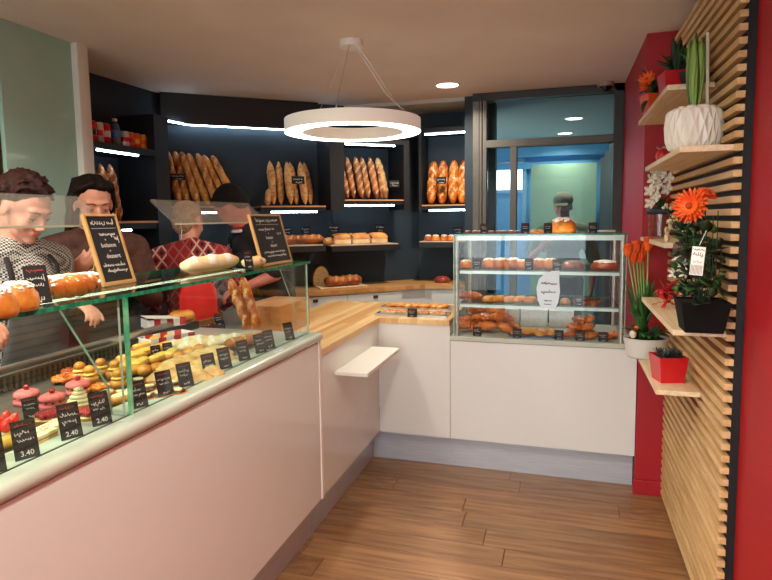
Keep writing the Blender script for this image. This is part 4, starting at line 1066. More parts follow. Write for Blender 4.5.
# striped paper boxes
def striped_box(label, loc, rz, L, w, h):
    t = thing('striped_box', label, 'paper box', loc, rz)
    n = 6
    m = MB(); m.box(-L/2, L/2, -w/2, w/2, 0, .002); m.build('bottom', PAPERW, t)
    m = MB()
    for k in range(n):
        for s_ in (-1, 1): m.box(-L/2+L*k/n, -L/2+L*(k+1)/n, s_*w/2-.001, s_*w/2+.001, .0021, h, mi=k % 2)
    for s_ in (-1, 1): m.box(s_*L/2-.001, s_*L/2+.001, -w/2+.0011, w/2-.0011, .0021, h, mi=0)
    m.build('striped_sides', [PAPERW, PAPERR], t); return t
b1 = at(186, 350, ZD); striped_box('red and white striped paper box lying behind the flaky turnovers', tuple(b1+Vector((-.14, .06, 0))), 1.25, .22, .10, .05)
m = MB(); m.v = []
b2 = at(176, 338, ZD+.0); bx = striped_box('red and white striped paper box tilted under a white paper sheet', tuple(b2+Vector((-.08, .02, .052))), 1.0, .18, .09, .04)
o = tag(MB().bbox(-.07, .07, -.055, .055, 0, .002, b=.0005).build('paper_sheet', PAPERW), 'white paper sheet lying on the tilted striped box', 'paper'); place(o, b2+Vector((-.085, .0, .095)), rot=(.0, .12, 1.0))
o = lying('round_roll', 'round golden roll in the striped paper box', b2+Vector((-.05, .12, .055)), .9, .11, .04, 0, [GOLD, GOLD], seed=70, tip=.6)
# pale sandwiches and brown rolls
for i, (u, v) in enumerate(((198, 352), (211, 353), (224, 352), (236, 350))):
    lying('pale_sandwich', 'long pale floury sandwich roll in the row beside the striped boxes', at(u, v, ZD+.001)+Vector((-.09, .05, 0)), 1.28+.05*i, .21, .034, 3, [PALEB, SUGAR], 'pale sandwich rolls', seed=80+i, tip=.55, taper=.25)
for i, (u, v) in enumerate(((250, 349), (262, 347))):
    lying('brown_roll', 'golden brown sandwich roll next to the pale sandwiches', at(u, v, ZD+.001)+Vector((-.06, .04, 0)), 1.3, .18, .034, 3, [CRUST, SLASH], 'brown sandwich rolls', seed=90+i, tip=.55, taper=.25)
# red paper bag behind
p = PX(197, 322, -1.87)
t = thing('red_bag', 'red paper carrier bag standing behind the striped boxes', 'bag', (-1.855, p.y, 1.031), math.radians(80))
m = MB()
v = [(-.11, -.03, 0), (.11, -.03, 0), (.11, .03, 0), (-.11, .03, 0), (-.115, -.025, .13), (.105, -.03, .145), (.10, .02, .145), (-.11, .02, .135), (-.10, -.004, .20), (.07, -.006, .215), (.07, .004, .215), (-.10, .004, .20)]
m.add(v, [(0, 1, 5, 4), (1, 2, 6, 5), (2, 3, 7, 6), (3, 0, 4, 7), (4, 5, 9, 8), (5, 6, 10, 9), (6, 7, 11, 10), (7, 4, 8, 11), (3, 2, 1, 0)]); m.build('bag_body', REDBAG, t, smooth=25)
MB().tube([(-.04, -.012, .2), (-.035, -.02, .23), (0.0, -.022, .245), (.03, -.02, .235), (.035, -.01, .205)], .003, 6).build('handle', pm('dark_cord', (70, 30, 26), rough=.8), t, smooth=True)

# ================================================================== DRINK CANS IN THE LEFT RACK
def can(label, y, mt, mt2, r=.028, h=.125):
    t = thing('drink_can', label, 'can', (-2.66, y, zcan+.001), 0)
    MB().lathe([(.001, 0), (r*.8, 0), (r, .008), (r, h-.012), (r*.82, h-.002)], 20).build('can_body', mt, t, smooth=50)
    MB().lathe([(r*.82, h-.0019), (r*.84, h), (r*.78, h), (r*.76, h-.005), (.001, h-.005)], 20).build('lid', STEEL, t, smooth=50)
    MB().lathe([(r*1.004, h*.35), (r*1.006, h*.36), (r*1.006, h*.62), (r*1.004, h*.63)], 20).build('printed_band', mt2, t, smooth=50); return t
C_ = lambda n_, c: pm(n_, c, rough=.25, metal=.3)
cr, cw, co, cy_, cg = C_('can_red', (206, 20, 32)), C_('can_silver', (214, 212, 208)), C_('can_orange', (236, 92, 28)), C_('can_yellow', (232, 160, 36)), C_('can_green', (150, 168, 120))
ck = C_('can_black', (36, 24, 24))
yc = lambda u: PX(u, 145, -2.66).y
for lb, u, a_, b2_, r_, h_ in (('red and black drink can next to the white post', 92.5, cr, ck, .028, .125), ('silver drink can between two red cans', 99.5, cw, cr, .028, .125), ('red drink can beside the water bottle', 106.5, cr, cw, .028, .125),
        ('short red and white can past the bottle', 125, cw, cr, .027, .1), ('short orange red can among the small cans', 130.5, co, cr, .027, .1), ('short orange can among the small cans', 136.5, co, cy_, .027, .1), ('short yellow can among the small cans', 142.5, cy_, co, .027, .1), ('short pale green can at the end of the rack', 149.5, cg, cy_, .027, .1)):
    can(lb, yc(u), a_, b2_, r_, h_)
t = thing('water_bottle', 'clear plastic bottle with blue label among the cans', 'bottle', (-2.66, yc(116), zcan+.001))
PET = pm('bottle_plastic', (120, 140, 170), rough=.1, trans=.6)
MB().lathe([(.001, 0), (.028, 0), (.031, .006), (.031, .1), (.026, .125), (.012, .145), (.012, .15), (.001, .15)], 20).build('bottle_body', PET, t, smooth=50)
MB().lathe([(.0315, .05), (.032, .051), (.032, .094), (.0315, .095)], 20).build('label_band', C_('label_blue', (70, 110, 176)), t, smooth=50)
MB().lathe([(.001, .151), (.014, .151), (.014, .166), (.001, .166)], 16).build('cap', WHITEM, t, smooth=40)
t2 = thing('water_bottle', 'small green bottle half hidden by the blue label bottle', 'bottle', (-2.72, yc(113), zcan+.001))
MB().lathe([(.001, 0), (.024, 0), (.026, .006), (.026, .08), (.012, .11), (.012, .13), (.001, .13)], 18).build('bottle_body', pm('bottle_green', (70, 120, 90), rough=.1, trans=.4), t2, smooth=50)
# dark loaves below the cans
for i, (u, k) in enumerate(((106, 0), (112, 1), (117, 2))):
    p = PX(u, 216, -2.72); o = inst(('bag', 'dark', i), baguette('dark'), (-2.70, p.y, zbl+.002), label='dark baguette standing in shadow under the drink cans', group='dark baguettes under the cans', rot=(math.radians(-6+6*i), math.radians(-14), 1.4))
card_sign('white scribbled label card on the dark baguettes under the cans', PX(113, 208, -2.60), math.pi/2, .08, .12, 44)

# ================================================================== DISPLAY CASE CONTENTS
def cy3(u, v, y): return PY(u, v, y)
YA = YC0+.13
zt_ = zct+.008
plate = lambda label, x, y, z, w, d: tray('flat_plate', label, (x, y, z), 0, w, d, TRAYD, .006, 'plate')
xa_, xb_ = PY(465, 232, YA).x, PY(520, 232, YA).x
plate('dark plate of small sugared biscuits on top of the case', (xa_+xb_)/2, YA, zt_, xb_-xa_, .12)
for i in range(9):
    inst('bisc', lambda: dome_cake('sugar_biscuit', .019, .014, CRUSTD, seed=12), (xa_+.02+(xb_-xa_-.04)*i/8, YA-.03+.06*(i % 2), zt_+.0025), i, 'small sugared biscuit on the case top plate', 'sugared biscuits')
p = PY(563, 233, YA+.05); t = dome_cake('sugar_kugelhopf', .075, .085, BRIO, seed=15); t['label'] = 'tall orange brioche crowned with white sugar on the case top'; place(t, (p.x, YA+.05, zt_), .3)
p = PY(537, 233, YA); t = dome_cake('flat_cake', .045, .02, GOLD, sugar=False, seed=16); t['label'] = 'flat golden cake between the biscuits and sugar brioche'; place(t, (p.x, YA+.03, zt_))
xa_, xb_ = PY(584, 232, YA).x, PY(620, 232, YA).x
plate('dark plate of white icing strips at the pillar end of the case top', (xa_+xb_)/2, YA, zt_, xb_-xa_, .12)
for i in range(4): inst('icing', lambda: tag(MB().bbox(-.045, .045, -.012, .012, 0, .012, b=.003).build('iced_strip', SUGAR), 'x', 'pastry'), ((xa_+xb_)/2-.03+.02*i, YA-.04+.027*i, zt_+.0025), .1*i, 'white iced strip on the plate at the pillar end', 'white iced strips')
for i, (u, wh) in enumerate(((484, 'in front of the sugared biscuits'), (525, 'before the flat golden cake'), (548, 'before the tall sugar brioche'), (593, 'before the white iced strips'))):
    p = PY(u, 234, YC0+.04); price_tag('black price tag on the case top '+wh, (p.x, YC0+.045, zt_+.0005), 0, .06, .046, .15, 110+i)
# shelf 1
z1_ = zs1+.001; Ys = YC0+.16
for i, (u, k) in enumerate(((466, .85), (489, 1.05), (501, 1.1), (513, 1.1), (523, .95), (539, 1.05), (550, 1.1))):
    p = PY(u, 268, Ys); inst('br_case', lambda: dome_cake('sugar_brioche', .048, .055, BRIO, seed=19), (p.x, Ys+.02*(i % 2), z1_), i, 'sugar topped brioche on the upper case shelf', 'sugar brioches on the upper case shelf', scale=k)
for i, (u0, u1) in enumerate(((561, 586), (590, 620))):
    a, b_ = PY(u0, 266, Ys).x, PY(u1, 266, Ys).x
    t = dome_cake('chocolate_cake', .062, .05, BRIOD, sugar=(i == 1), seed=22+i); t['label'] = ('plain dark round cake on the upper case shelf', 'dark round cake with sugar crumbs on the upper case shelf by the red pillar')[i]; place(t, ((a+b_)/2, Ys, z1_)); t.scale = ((b_-a)/.124,)*2+(1,)
for i, (u, wh) in enumerate(((477, 'between the upper shelf brioches'), (529, 'before the middle upper shelf brioches'), (557, 'beside the plain dark cake'))):
    p = PY(u, 270, YC0+.08); price_tag('blue grey price tag '+wh, (p.x, YC0+.075, z1_), 0, .062, .05, .1, 120+i)
# shelf 2
z2_ = zs2+.001
p = PY(470, 301, Ys); inst('crois', croissant, (p.x, Ys, z2_), .3, 'single croissant at the post end of the lower case shelf')
for i, u in enumerate((489, 499, 510, 520, 530)):
    p = PY(u, 302, Ys); inst('slipc', slipper, (p.x, Ys+.02*(i % 2), z2_), 1.3, 'pale puff slipper on the lower case shelf', 'puff slippers on the lower case shelf', scale=.9)
p = PY(565, 303, Ys); t = dome_cake('flat_cake', .03, .03, GOLD, sugar=False, seed=30); t['label'] = 'small golden cake beside the dark tarts on the lower case shelf'; place(t, (p.x, Ys, z2_))
for i, u in enumerate((578, 587, 595)):
    p = PY(u, 302, Ys); inst('dktart', lambda: tart(CROIS, CHOC, CHOC, 12, .007, r=.03, name='dark_tart'), (p.x, Ys, z2_), i, 'small dark berry tart on the lower case shelf', 'dark tarts on the lower case shelf')
p = PY(579, 303, YC0+.08); price_tag('black price tag before the dark tarts', (p.x, YC0+.08, z2_), 0, .055, .045, .1, 130)
# deck
zd_ = .842
tray('oven_tray', 'blue tray of flat pastries on the case floor', (PY(535, 338, Ys).x, Ys, zd_), 0, .30, .2, pm('blue_tray', (44, 60, 96), rough=.4))
rg = random.Random(5)
lab = 'glossy orange brown croissant in the heap on the case floor'; g_ = 'heap of croissants'
for k, (u, v, lift, yy) in enumerate(((468, 336, 0, .12), (484, 337, 0, .10), (500, 337, 0, .12), (474, 336, 0, .24), (492, 336, 0, .24), (506, 336, 0, .25), (470, 336, .045, .16), (486, 336, .05, .16), (500, 336, .045, .18), (479, 336, .09, .2), (494, 336, .088, .2))):
    p = PY(u, v, YC0+yy); inst('crois', croissant, (p.x, YC0+yy, zd_+.010+lift), rg.uniform(-.6, .6)+(1.5 if k % 2 else 0), lab, g_, rot=(rg.uniform(-.2, .2), rg.uniform(-.2, .2), rg.uniform(-.6, .6)), scale=1.05)
for k, u in enumerate((522, 532, 542, 549)):
    p = PY(u, 337, YC0+.14); inst('slipd', slipper, (p.x, YC0+.13+.03*(k % 2), zd_+.004), .6+.4*k, 'flat glazed puff pastry on the blue tray', 'flat pastries on the blue tray')
for k, (u, lift, yy) in enumerate(((570, 0, .09), (581, 0, .08), (592, 0, .1), (575, 0, .2), (588, 0, .2), (574, .045, .12), (587, .045, .12), (580, .045, .2), (580, .085, .14), (588, .085, .16))):
    p = PY(u, 337, YC0+yy); inst('swirlc', swirl, (p.x, YC0+yy, zd_+.001+lift), k, 'orange coiled bun in the heap on the case floor', 'heap of coiled buns', rot=(rg.uniform(-.3, .3), rg.uniform(-.3, .3), k), scale=1.05)
for k, u in enumerate((604, 614)):
    p = PY(u, 337, YC0+.12); inst('swirlc', None, (p.x, YC0+.11+.05*k, zd_+.001), k, 'orange coiled bun apart from the heap, by the aluminium post', 'coiled buns by the post')
for i, (u, wh) in enumerate(((477, 'before the croissant heap'), (517, 'before the blue tray'), (559, 'between the blue tray and the coiled buns'), (580, 'before the heap of coiled buns'), (603, 'before the buns by the post'))):
    p = PY(u, 338, YC0+.035); price_tag('black price tag on the case floor '+wh, (p.x, YC0+.035, zd_), 0, .055, .05, .12, 140+i)
# white cake boxes behind, seen under the lower shelf
for i, (u0, u1) in enumerate(((482, 500), (501, 520), (521, 548), (549, 574))):
    a, b_ = PY(u0, 312, 3.9).x, PY(u1, 312, 3.9).x
    t = thing('cake_box', 'flat white cake box stacked behind the pastries in the case', 'box', ((a+b_)/2, 3.9, zd_), 0, 'white cake boxes in the case')
    MB().bbox(-(b_-a)/2+.002, (b_-a)/2-.002, -.05, .05, 0, .09, b=.003).build('box_body', PAPERW, t); MB().bbox(-(b_-a)/2+.001, (b_-a)/2-.001, -.052, .052, .0901, .108, b=.003).build('lid', PAPERW, t)
# reflection on the front glass, painted as a white patch with dark marks
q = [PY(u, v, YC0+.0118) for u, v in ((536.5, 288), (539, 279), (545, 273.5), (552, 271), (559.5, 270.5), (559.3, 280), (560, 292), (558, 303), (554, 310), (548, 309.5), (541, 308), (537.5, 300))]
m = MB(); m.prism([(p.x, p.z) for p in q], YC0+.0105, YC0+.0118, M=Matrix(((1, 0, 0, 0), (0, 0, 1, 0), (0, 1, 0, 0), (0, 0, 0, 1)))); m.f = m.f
rfl = m.build('reflection_patch', pm('reflection_white', (232, 246, 254), rough=.4), dc, world=True)
c0 = PY(548, 288, YC0); mb = MB(); rfl_dk = pm('reflection_dark', (70, 84, 104), rough=.6)
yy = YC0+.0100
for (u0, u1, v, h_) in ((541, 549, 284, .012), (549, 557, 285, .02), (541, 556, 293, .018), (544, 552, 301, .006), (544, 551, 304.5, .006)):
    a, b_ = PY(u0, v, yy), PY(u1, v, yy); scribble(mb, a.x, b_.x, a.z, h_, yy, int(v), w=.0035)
mb.build('reflection_marks', rfl_dk, rfl, world=True)

# ================================================================== PEOPLE
def remesh(name, mb, voxel, smooth_it, mats, parent, part=None):
    me = mb.mesh(name, mats); ob = bpy.data.objects.new('remesh_source', me); COL.objects.link(ob)
    r = ob.modifiers.new('r', 'REMESH'); r.mode = 'VOXEL'; r.voxel_size = voxel; r.use_smooth_shade = True
    if smooth_it:
        k = ob.modifiers.new('s', 'SMOOTH'); k.factor = .5; k.iterations = smooth_it
    dgr = bpy.context.evaluated_depsgraph_get(); out = bpy.data.meshes.new_from_object(ob.evaluated_get(dgr))
    bpy.data.objects.remove(ob); bpy.data.meshes.remove(me)
    out.name = name
    if not out.materials:
        for m in (mats if isinstance(mats, (list, tuple)) else [mats]): out.materials.append(m)
    return link(name, out, parent)
def cap(mb, p0, p1, r0, r1, n=14):
    p0, p1 = Vector(p0), Vector(p1); d = p1-p0; L = d.length or 1e-6
    pts = []; rad = []
    u = d/L
    for a in (80, 55, 30, 0): pts.append(p0-u*r0*math.sin(math.radians(a))); rad.append(r0*math.cos(math.radians(a)))
    for a in (0, 30, 55, 80): pts.append(p1+u*r1*math.sin(math.radians(a))); rad.append(r1*math.cos(math.radians(a)))
    mb.tube(pts, rad, n)
def head_prims(mb, H):
    """face towards +X, up +Z; H is the head matrix; centre between the ears"""
    M3 = H.to_3x3()
    def E(c, r, rot=None):
        mb.ell(H @ Vector(c), r, 18, M=M3 @ rot if rot else M3)
    E((-.012, 0, .035), (.098, .077, .086)); E((.028, 0, -.02), (.062, .061, .092)); E((.030, 0, -.068), (.052, .052, .045))
    E((.074, 0, -.094), (.019, .024, .017))
    for s_ in (-1, 1):
        E((.055, s_*.036, -.032), (.03, .024, .03)); E((-.004, s_*.078, -.006), (.019, .009, .032)); E((.100, s_*.0115, -.033), (.011, .008, .008))
        E((.077, s_*.031, .012), (.012, .019, .008)); E((.070, s_*.032, -.001), (.017, .017, .012))
    E((.074, 0, .03), (.021, .052, .016))
    cap(mb, H @ Vector((.086, 0, .014)), H @ Vector((.111, 0, -.028)), .008, .0115)
    E((.089, 0, -.056), (.011, .023, .006)); E((.087, 0, -.067), (.011, .02, .006))
def face_parts(t, H, brow, lip=True, lid=.5):
    M3 = H.to_3x3()
    for s_ in (-1, 1):
        e = MB(); e.ell(H @ Vector((.0785, s_*.032, -.001)), (.0105, .0135, .0062*lid*1.3), 14, M=M3); eo = e.build('eye', EYEW, t, smooth='all')
        i = MB(); i.ell(H @ Vector((.0862, s_*.0315, -.002-.0025*(1-lid))), (.0042, .0058, .0052*lid*1.2), 12, M=M3); i.build('iris', IRIS, eo, smooth='all')
        l = MB(); l.tube([H @ Vector((.083, s_*.018, .0035*lid)), H @ Vector((.0905, s_*.032, .0045*lid)), H @ Vector((.080, s_*.048, .0025*lid))], [.0012, .0019, .0012], 6); l.build('eyelashes', HAIRB, t)
        b = MB(); b.tube([H @ Vector((.092, s_*.014, .026)), H @ Vector((.093, s_*.030, .033)), H @ Vector((.080, s_*.052, .027))], [.0035, .0038, .0015], 8, flat=.6); b.build('eyebrow', brow, t, smooth='all')
    if lip:
        m = MB(); m.ell(H @ Vector((.0945, 0, -.0565)), (.0075, .021, .0042), 12, M=M3); m.ell(H @ Vector((.0925, 0, -.0655)), (.0075, .018, .0048), 12, M=M3); m.build('lips', LIPS, t, smooth='all')
def hand(mb, w, d, nrm, thumb=1, curl=.6, s=1.0):
    """palm from wrist w along d, palm faces nrm; five fingers of unequal length"""
    d = Vector(d).normalized(); nrm = Vector(nrm); nrm = (nrm-d*nrm.dot(d)).normalized(); x = d.cross(nrm)*thumb
    w = Vector(w); M3 = Matrix((d, x, nrm)).transposed()
    mb.ell(w+d*.045*s, (.05*s, .040*s, .016*s), 14, M=M3)
    for k, (o, L) in enumerate(((.028, .068), (.010, .078), (-.010, .073), (-.028, .056))):
        p = w+d*.082*s+x*o*s; a = 0; q = p-d*.02*s
        for j in range(3):
            a += curl*(.5+.35*j); dd = d*math.cos(a)+nrm*math.sin(a); e = q+dd*L*(.5 if j == 0 else .36)*s
            cap(mb, q, e, (.0092-.0011*j)*s, (.0085-.0011*j)*s, 10); q = e
    p = w+d*.02*s+x*.028*s; q = p
    for j, L in enumerate((.04, .032, .024)):
        dd = (d*(.6+.2*j)+x*(.75-.35*j)+nrm*(.25+.25*j)).normalized(); e = q+dd*L*s; cap(mb, q, e, (.0118-.001*j)*s, (.0105-.001*j)*s, 10); q = e
def person(label, loc, rz, lean=0.0, head=(0, 0, 0), arms=(), h=1.68, skin=SKIN, top=None, sleeve=1.0, bottom=TROUS, vox=.0075, hips_w=1.0, bust=0, head_off=(0, 0, 0), torso_only=False):
    """arms: list of (side, elbow, wrist, hand_dir, palm_normal) in standing local coordinates (facing +X), after the lean"""
    t = thing('person', label, 'person', loc, rz); k = h/1.68
    hip = Vector((0, 0, .93))
    LM = Matrix.Translation(hip) @ Matrix.Rotation(lean, 4, 'Y') @ Matrix.Translation(-hip)
    S = Matrix.Scale(k, 4)
    HM = S @ LM @ Matrix.Translation(Vector((.02, 0, 1.57))+Vector(head_off)) @ Matrix.Rotation(head[2], 4, 'Z') @ Matrix.Rotation(head[1], 4, 'Y') @ Matrix.Rotation(head[0], 4, 'X')
    RMm = RM[t.name]
    def tp(p): return S @ LM @ Vector(p)
    LR = (S @ LM).to_3x3()
    def torso(mb, g):
        mb.ell(S @ Vector((0, 0, .95)), ((.11+g)*k, (.165*hips_w+g)*k, (.13+g)*k), 20)
        mb.ell(tp((0, 0, 1.09)), (.102+g, .138*hips_w+g, .15), 20, M=LR); mb.ell(tp((-.005, 0, 1.25)), (.112+g, .158+g, .17), 20, M=LR)
        if bust:
            for s_ in (-1, 1): mb.ell(tp((.07, s_*.07, 1.23)), (.06+g, .07+g, .07+g), 14, M=LR)
        for s_ in (-1, 1): cap(mb, tp((-.01, s_*.05, 1.385)), tp((-.01, s_*.165, 1.355)), (.058+g)*k, (.056+g)*k)
    def legs(mb, g, foot=True):
        for s_ in (-1, 1):
            cap(mb, S @ Vector((0, s_*.085, .9)), S @ Vector((.01, s_*.095, .49)), (.088+g)*k, (.06+g)*k); cap(mb, S @ Vector((.01, s_*.095, .49)), S @ Vector((-.02, s_*.1, .1)), (.06+g)*k, (.042+g)*k)
            if foot: cap(mb, S @ Vector((-.035, s_*.1, .045)), S @ Vector((.15, s_*.11, .035)), .042*k, .034*k)
    mb = MB(); head_prims(mb, HM)
    cap(mb, HM @ Vector((-.022, 0, -.05)), tp((-.02, 0, 1.40)), .052*k, .058*k)
    torso(mb, 0); legs(mb, 0)
    for side, el, wr, hd, pn in arms:
        sh_ = tp((-.01, side*.185, 1.355)); el, wr = S @ Vector(el), S @ Vector(wr)
        cap(mb, sh_, el, .05*k, .038*k); cap(mb, el, wr, .039*k, .025*k); hand(mb, wr, hd, pn, thumb=side, s=.98*k)
    body = remesh('body', mb, vox, 3, skin, t)
    # upper garment
    mb = MB(); torso(mb, .016)
    cap(mb, tp((-.018, 0, 1.39)), tp((-.022, 0, 1.425)), .066*k, .062*k)
    for side, el, wr, hd, pn in arms:
        sh_ = tp((-.01, side*.185, 1.355)); el, wr = S @ Vector(el), S @ Vector(wr)
        if sleeve >= .5:
            cap(mb, sh_, el, .066*k, .052*k); f = (sleeve-.5)*2*.93
            if f > .05: cap(mb, el, el.lerp(wr, f), .053*k, (.053*(1-f)+.036*f)*k)
        else: cap(mb, sh_, sh_.lerp(el, sleeve*2), .066*k, .058*k)
    remesh('upper_garment', mb, .010, 3, top, t)
    mb = MB(); mb.ell(S @ Vector((0, 0, .90)), (.132*k, (.182*hips_w)*k, .12*k), 18); legs(mb, .02, False)
    remesh('trousers', mb, .014, 2, bottom, t)
    for s_ in (-1, 1):
        m = MB(); m.ell(S @ Vector((.06, s_*.105, .042)), (.13*k, .05*k, .045*k), 14); m.v = [(x, y, max(.002, z)) for x, y, z in m.v]; m.build('shoe', SHOE, t, smooth='all')
    return t, HM, tp, k
def sheet_apron(t, tp, mt, z0, z1, w0, w1, dx=.15, skirt=.5, name='apron', neck=True):
    """bib apron bent round the front of the body, with real thickness"""
    m = MB(); nz, ny = 12, 13; rows = []
    for off in (0, .006):
        for i in range(nz+1):
            z = z0+(z1-z0)*i/nz; w = w0+(w1-w0)*i/nz
            for j in range(ny):
                a = (j/(ny-1)-.5)*2; y_ = a*w; x_ = (dx+off)*math.sqrt(max(.05, 1-(a*.82*w/.21)**2))
                p = tp((x_, y_, z)) if z > .93 else tp((x_, y_, .93))*Vector((1, 1, 0)) if False else (tp((x_, y_, z)) if z > .93 else Vector((tp((x_, y_, .93)).x+.02*math.sin(j*1.7)*(.93-z), tp((x_, y_, .93)).y, z)))
                rows.append(p)
    n = (nz+1)*ny; f = []
    for i in range(nz):
        for j in range(ny-1):
            q = (i*ny+j, i*ny+j+1, (i+1)*ny+j+1, (i+1)*ny+j); f.append(tuple(n+x for x in q)); f.append(q[::-1])
    for j in range(ny-1): f.append((j, j+1, n+j+1, n+j)); q = nz*ny+j; f.append((n+q, n+q+1, q+1, q))
    for i in range(nz): a, b = i*ny, (i+1)*ny; f.append((n+a, n+b, b, a)); a, b = i*ny+ny-1, (i+1)*ny+ny-1; f.append((a, b, n+b, n+a))
    m.add(rows, f); o = m.build(name, mt, t, smooth='all'); return o
def hair_cap(t, H, mats, prims, locks, seed=0, vox=.006, name='hair'):
    mb = MB(); M3 = H.to_3x3()
    for c, r in prims: mb.ell(H @ Vector(c), r, 18, M=M3)
    rg_ = random.Random(seed)
    for pts, r0, r1 in locks(rg_):
        n = len(pts); mb.tube([H @ Vector(p) for p in pts], [r0+(r1-r0)*i/(n-1) for i in range(n)], 7)
    return remesh(name, mb, vox, 1, mats, t)
def short_locks(rg_, n=150, back=True, r=.0075, length=.045, top=1.0):
    out = []
    for q in range(n):
        # directions on the scalp: exclude the face
        while True:
            v = Vector((rg_.uniform(-1, 1), rg_.uniform(-1, 1), rg_.uniform(-.7, 1)))
            if .2 < v.length < 1:
                v.normalize()
                if (v.x < .35 or v.z > .62) and v.z > -.55 and not (abs(v.y) > .75 and v.z < .15 and v.x > -.3): break
        c = Vector((-.012+v.x*.1, v.y*.08, .035+v.z*.09)); sw = Vector((.35*v.x+.1, rg_.uniform(-.5, .5), -.35 if v.z < .6 else .1))
        e = c+v*length*.35+sw*length*rg_.uniform(.5, 1); out.append(([c-v*.01, c+v*length*.25, e], r, r*.25))
    return out

# --- materials of the clothes
def checked(name, sc, ca, cb):
    m, nt, b = nodes_of(name); L = nt.links; b.inputs['Roughness'].default_value = .85
    tc = nt.nodes.new('ShaderNodeTexCoord'); mp = nt.nodes.new('ShaderNodeMapping'); mp.inputs['Rotation'].default_value = (.6, .5, .75)
    ck = nt.nodes.new('ShaderNodeTexChecker'); ck.inputs['Scale'].default_value = sc; ck.inputs['Color1'].default_value = lin(ca); ck.inputs['Color2'].default_value = lin(cb)
    L.new(tc.outputs['Object'], mp.inputs[0]); L.new(mp.outputs[0], ck.inputs[0]); L.new(ck.outputs[0], b.inputs['Base Color']); return m
def lattice(name):
    """red knit with white diamond lattice and dark diamonds"""
    m, nt, b = nodes_of(name); L = nt.links; b.inputs['Roughness'].default_value = .85
    tc = nt.nodes.new('ShaderNodeTexCoord'); sp_ = nt.nodes.new('ShaderNodeSeparateXYZ'); L.new(tc.outputs['Object'], sp_.inputs[0])
    def mth(op, a, c=None):
        n_ = nt.nodes.new('ShaderNodeMath'); n_.operation = op
        for i, q in enumerate((a, c)):
            if q is None: continue
            if isinstance(q, (int, float)): n_.inputs[i].default_value = q
            else: L.new(q, n_.inputs[i])
        return n_.outputs[0]
    hx = mth('MULTIPLY', sp_.outputs['Y'], 15.0); vz = mth('MULTIPLY', sp_.outputs['Z'], 11.0)
    u_ = mth('ABSOLUTE', mth('SUBTRACT', mth('FRACT', mth('ADD', mth('ADD', hx, vz), 50.0)), .5)); v_ = mth('ABSOLUTE', mth('SUBTRACT', mth('FRACT', mth('ADD', mth('SUBTRACT', hx, vz), 50.0)), .5))
    line = mth('GREATER_THAN', mth('MAXIMUM', u_, v_), .41); inner = mth('LESS_THAN', mth('MAXIMUM', u_, v_), .2)
    band = mth('GREATER_THAN', mth('FRACT', mth('MULTIPLY', sp_.outputs['Y'], 3.6)), .5)
    m1 = nt.nodes.new('ShaderNodeMix'); m1.data_type = 'RGBA'; m1.inputs[6].default_value = lin((150, 24, 32)); m1.inputs[7].default_value = lin((40, 14, 18))
    L.new(mth('MULTIPLY', inner, band), m1.inputs[0])
    m2 = nt.nodes.new('ShaderNodeMix'); m2.data_type = 'RGBA'; m2.inputs[7].default_value = lin((206, 178, 160)); L.new(mth('MULTIPLY', line, mth('ADD', mth('MULTIPLY', band, .8), .2)), m2.inputs[0]); L.new(m1.outputs[2], m2.inputs[6])
    L.new(m2.outputs[2], b.inputs['Base Color']); return m
CHECK = checked('checked_cloth', 125, (186, 184, 176), (38, 38, 40)); LATT = lattice('lattice_knit')
SHIRTW = pm('white_shirt', (222, 216, 206), (206, 200, 190), scale=20, rough=.85)

def base_for(u, v, dep, k, head_local): 
    """foot position so that the head centre lands on the pixel at this depth"""
    p = PDEP(u, v, dep); return p
def put_person(u, v, dep, rz, lean, label, **kw):
    """solve the standing height so the feet are on the floor and the head is at the pixel"""
    p = PDEP(u, v, dep); ho = Vector(kw.get('head_off', (0, 0, 0)))
    hip = Vector((0, 0, .93)); hl = Matrix.Translation(hip) @ Matrix.Rotation(lean, 4, 'Y') @ Matrix.Translation(-hip) @ (Vector((.02, 0, 1.57))+ho)
    k = p.z/hl.z; off = Matrix.Rotation(rz, 3, 'Z') @ Vector((hl.x*k, hl.y*k, 0))
    return person(label, (p.x-off.x, p.y-off.y, 0), rz, lean, h=1.68*k, **kw)

# 1: woman in checked jacket, looking down along the counter
t, HM, tp, k = put_person(24, 208, 2.28, math.radians(-2), math.radians(10), 'person with short auburn hair in a checked jacket and grey apron, looking down', head=(0, .38, math.radians(2)),
    arms=((-1, (.03, -.28, 1.14), (.17, -.24, 1.17), (1, .1, -.35), (0, .2, -1)), (1, (.03, .22, 1.14), (.17, .18, 1.17), (1, -.1, -.3), (0, -.2, -1))), top=CHECK, vox=.006)
face_parts(t, HM, HAIRR)
hair_cap(t, HM, HAIRR, [((-.024, 0, .052), (.098, .083, .083)), ((-.062, 0, .0), (.052, .07, .065)), ((.035, 0, .105), (.04, .055, .02))], lambda r_: short_locks(r_, 190, r=.008, length=.055), 3)
sheet_apron(t, tp, APRON, .45, 1.26, .2, .12, .155)
m = MB(); m.tube([tp((.13, -.09, 1.22)), tp((.09, -.10, 1.36)), tp((.0, -.075, 1.445)), tp((-.06, 0, 1.45)), tp((.0, .075, 1.445)), tp((.09, .10, 1.36)), tp((.13, .09, 1.22))], .013, 8, flat=.4); m.build('apron_strap', DKAPRON, t, smooth='all')

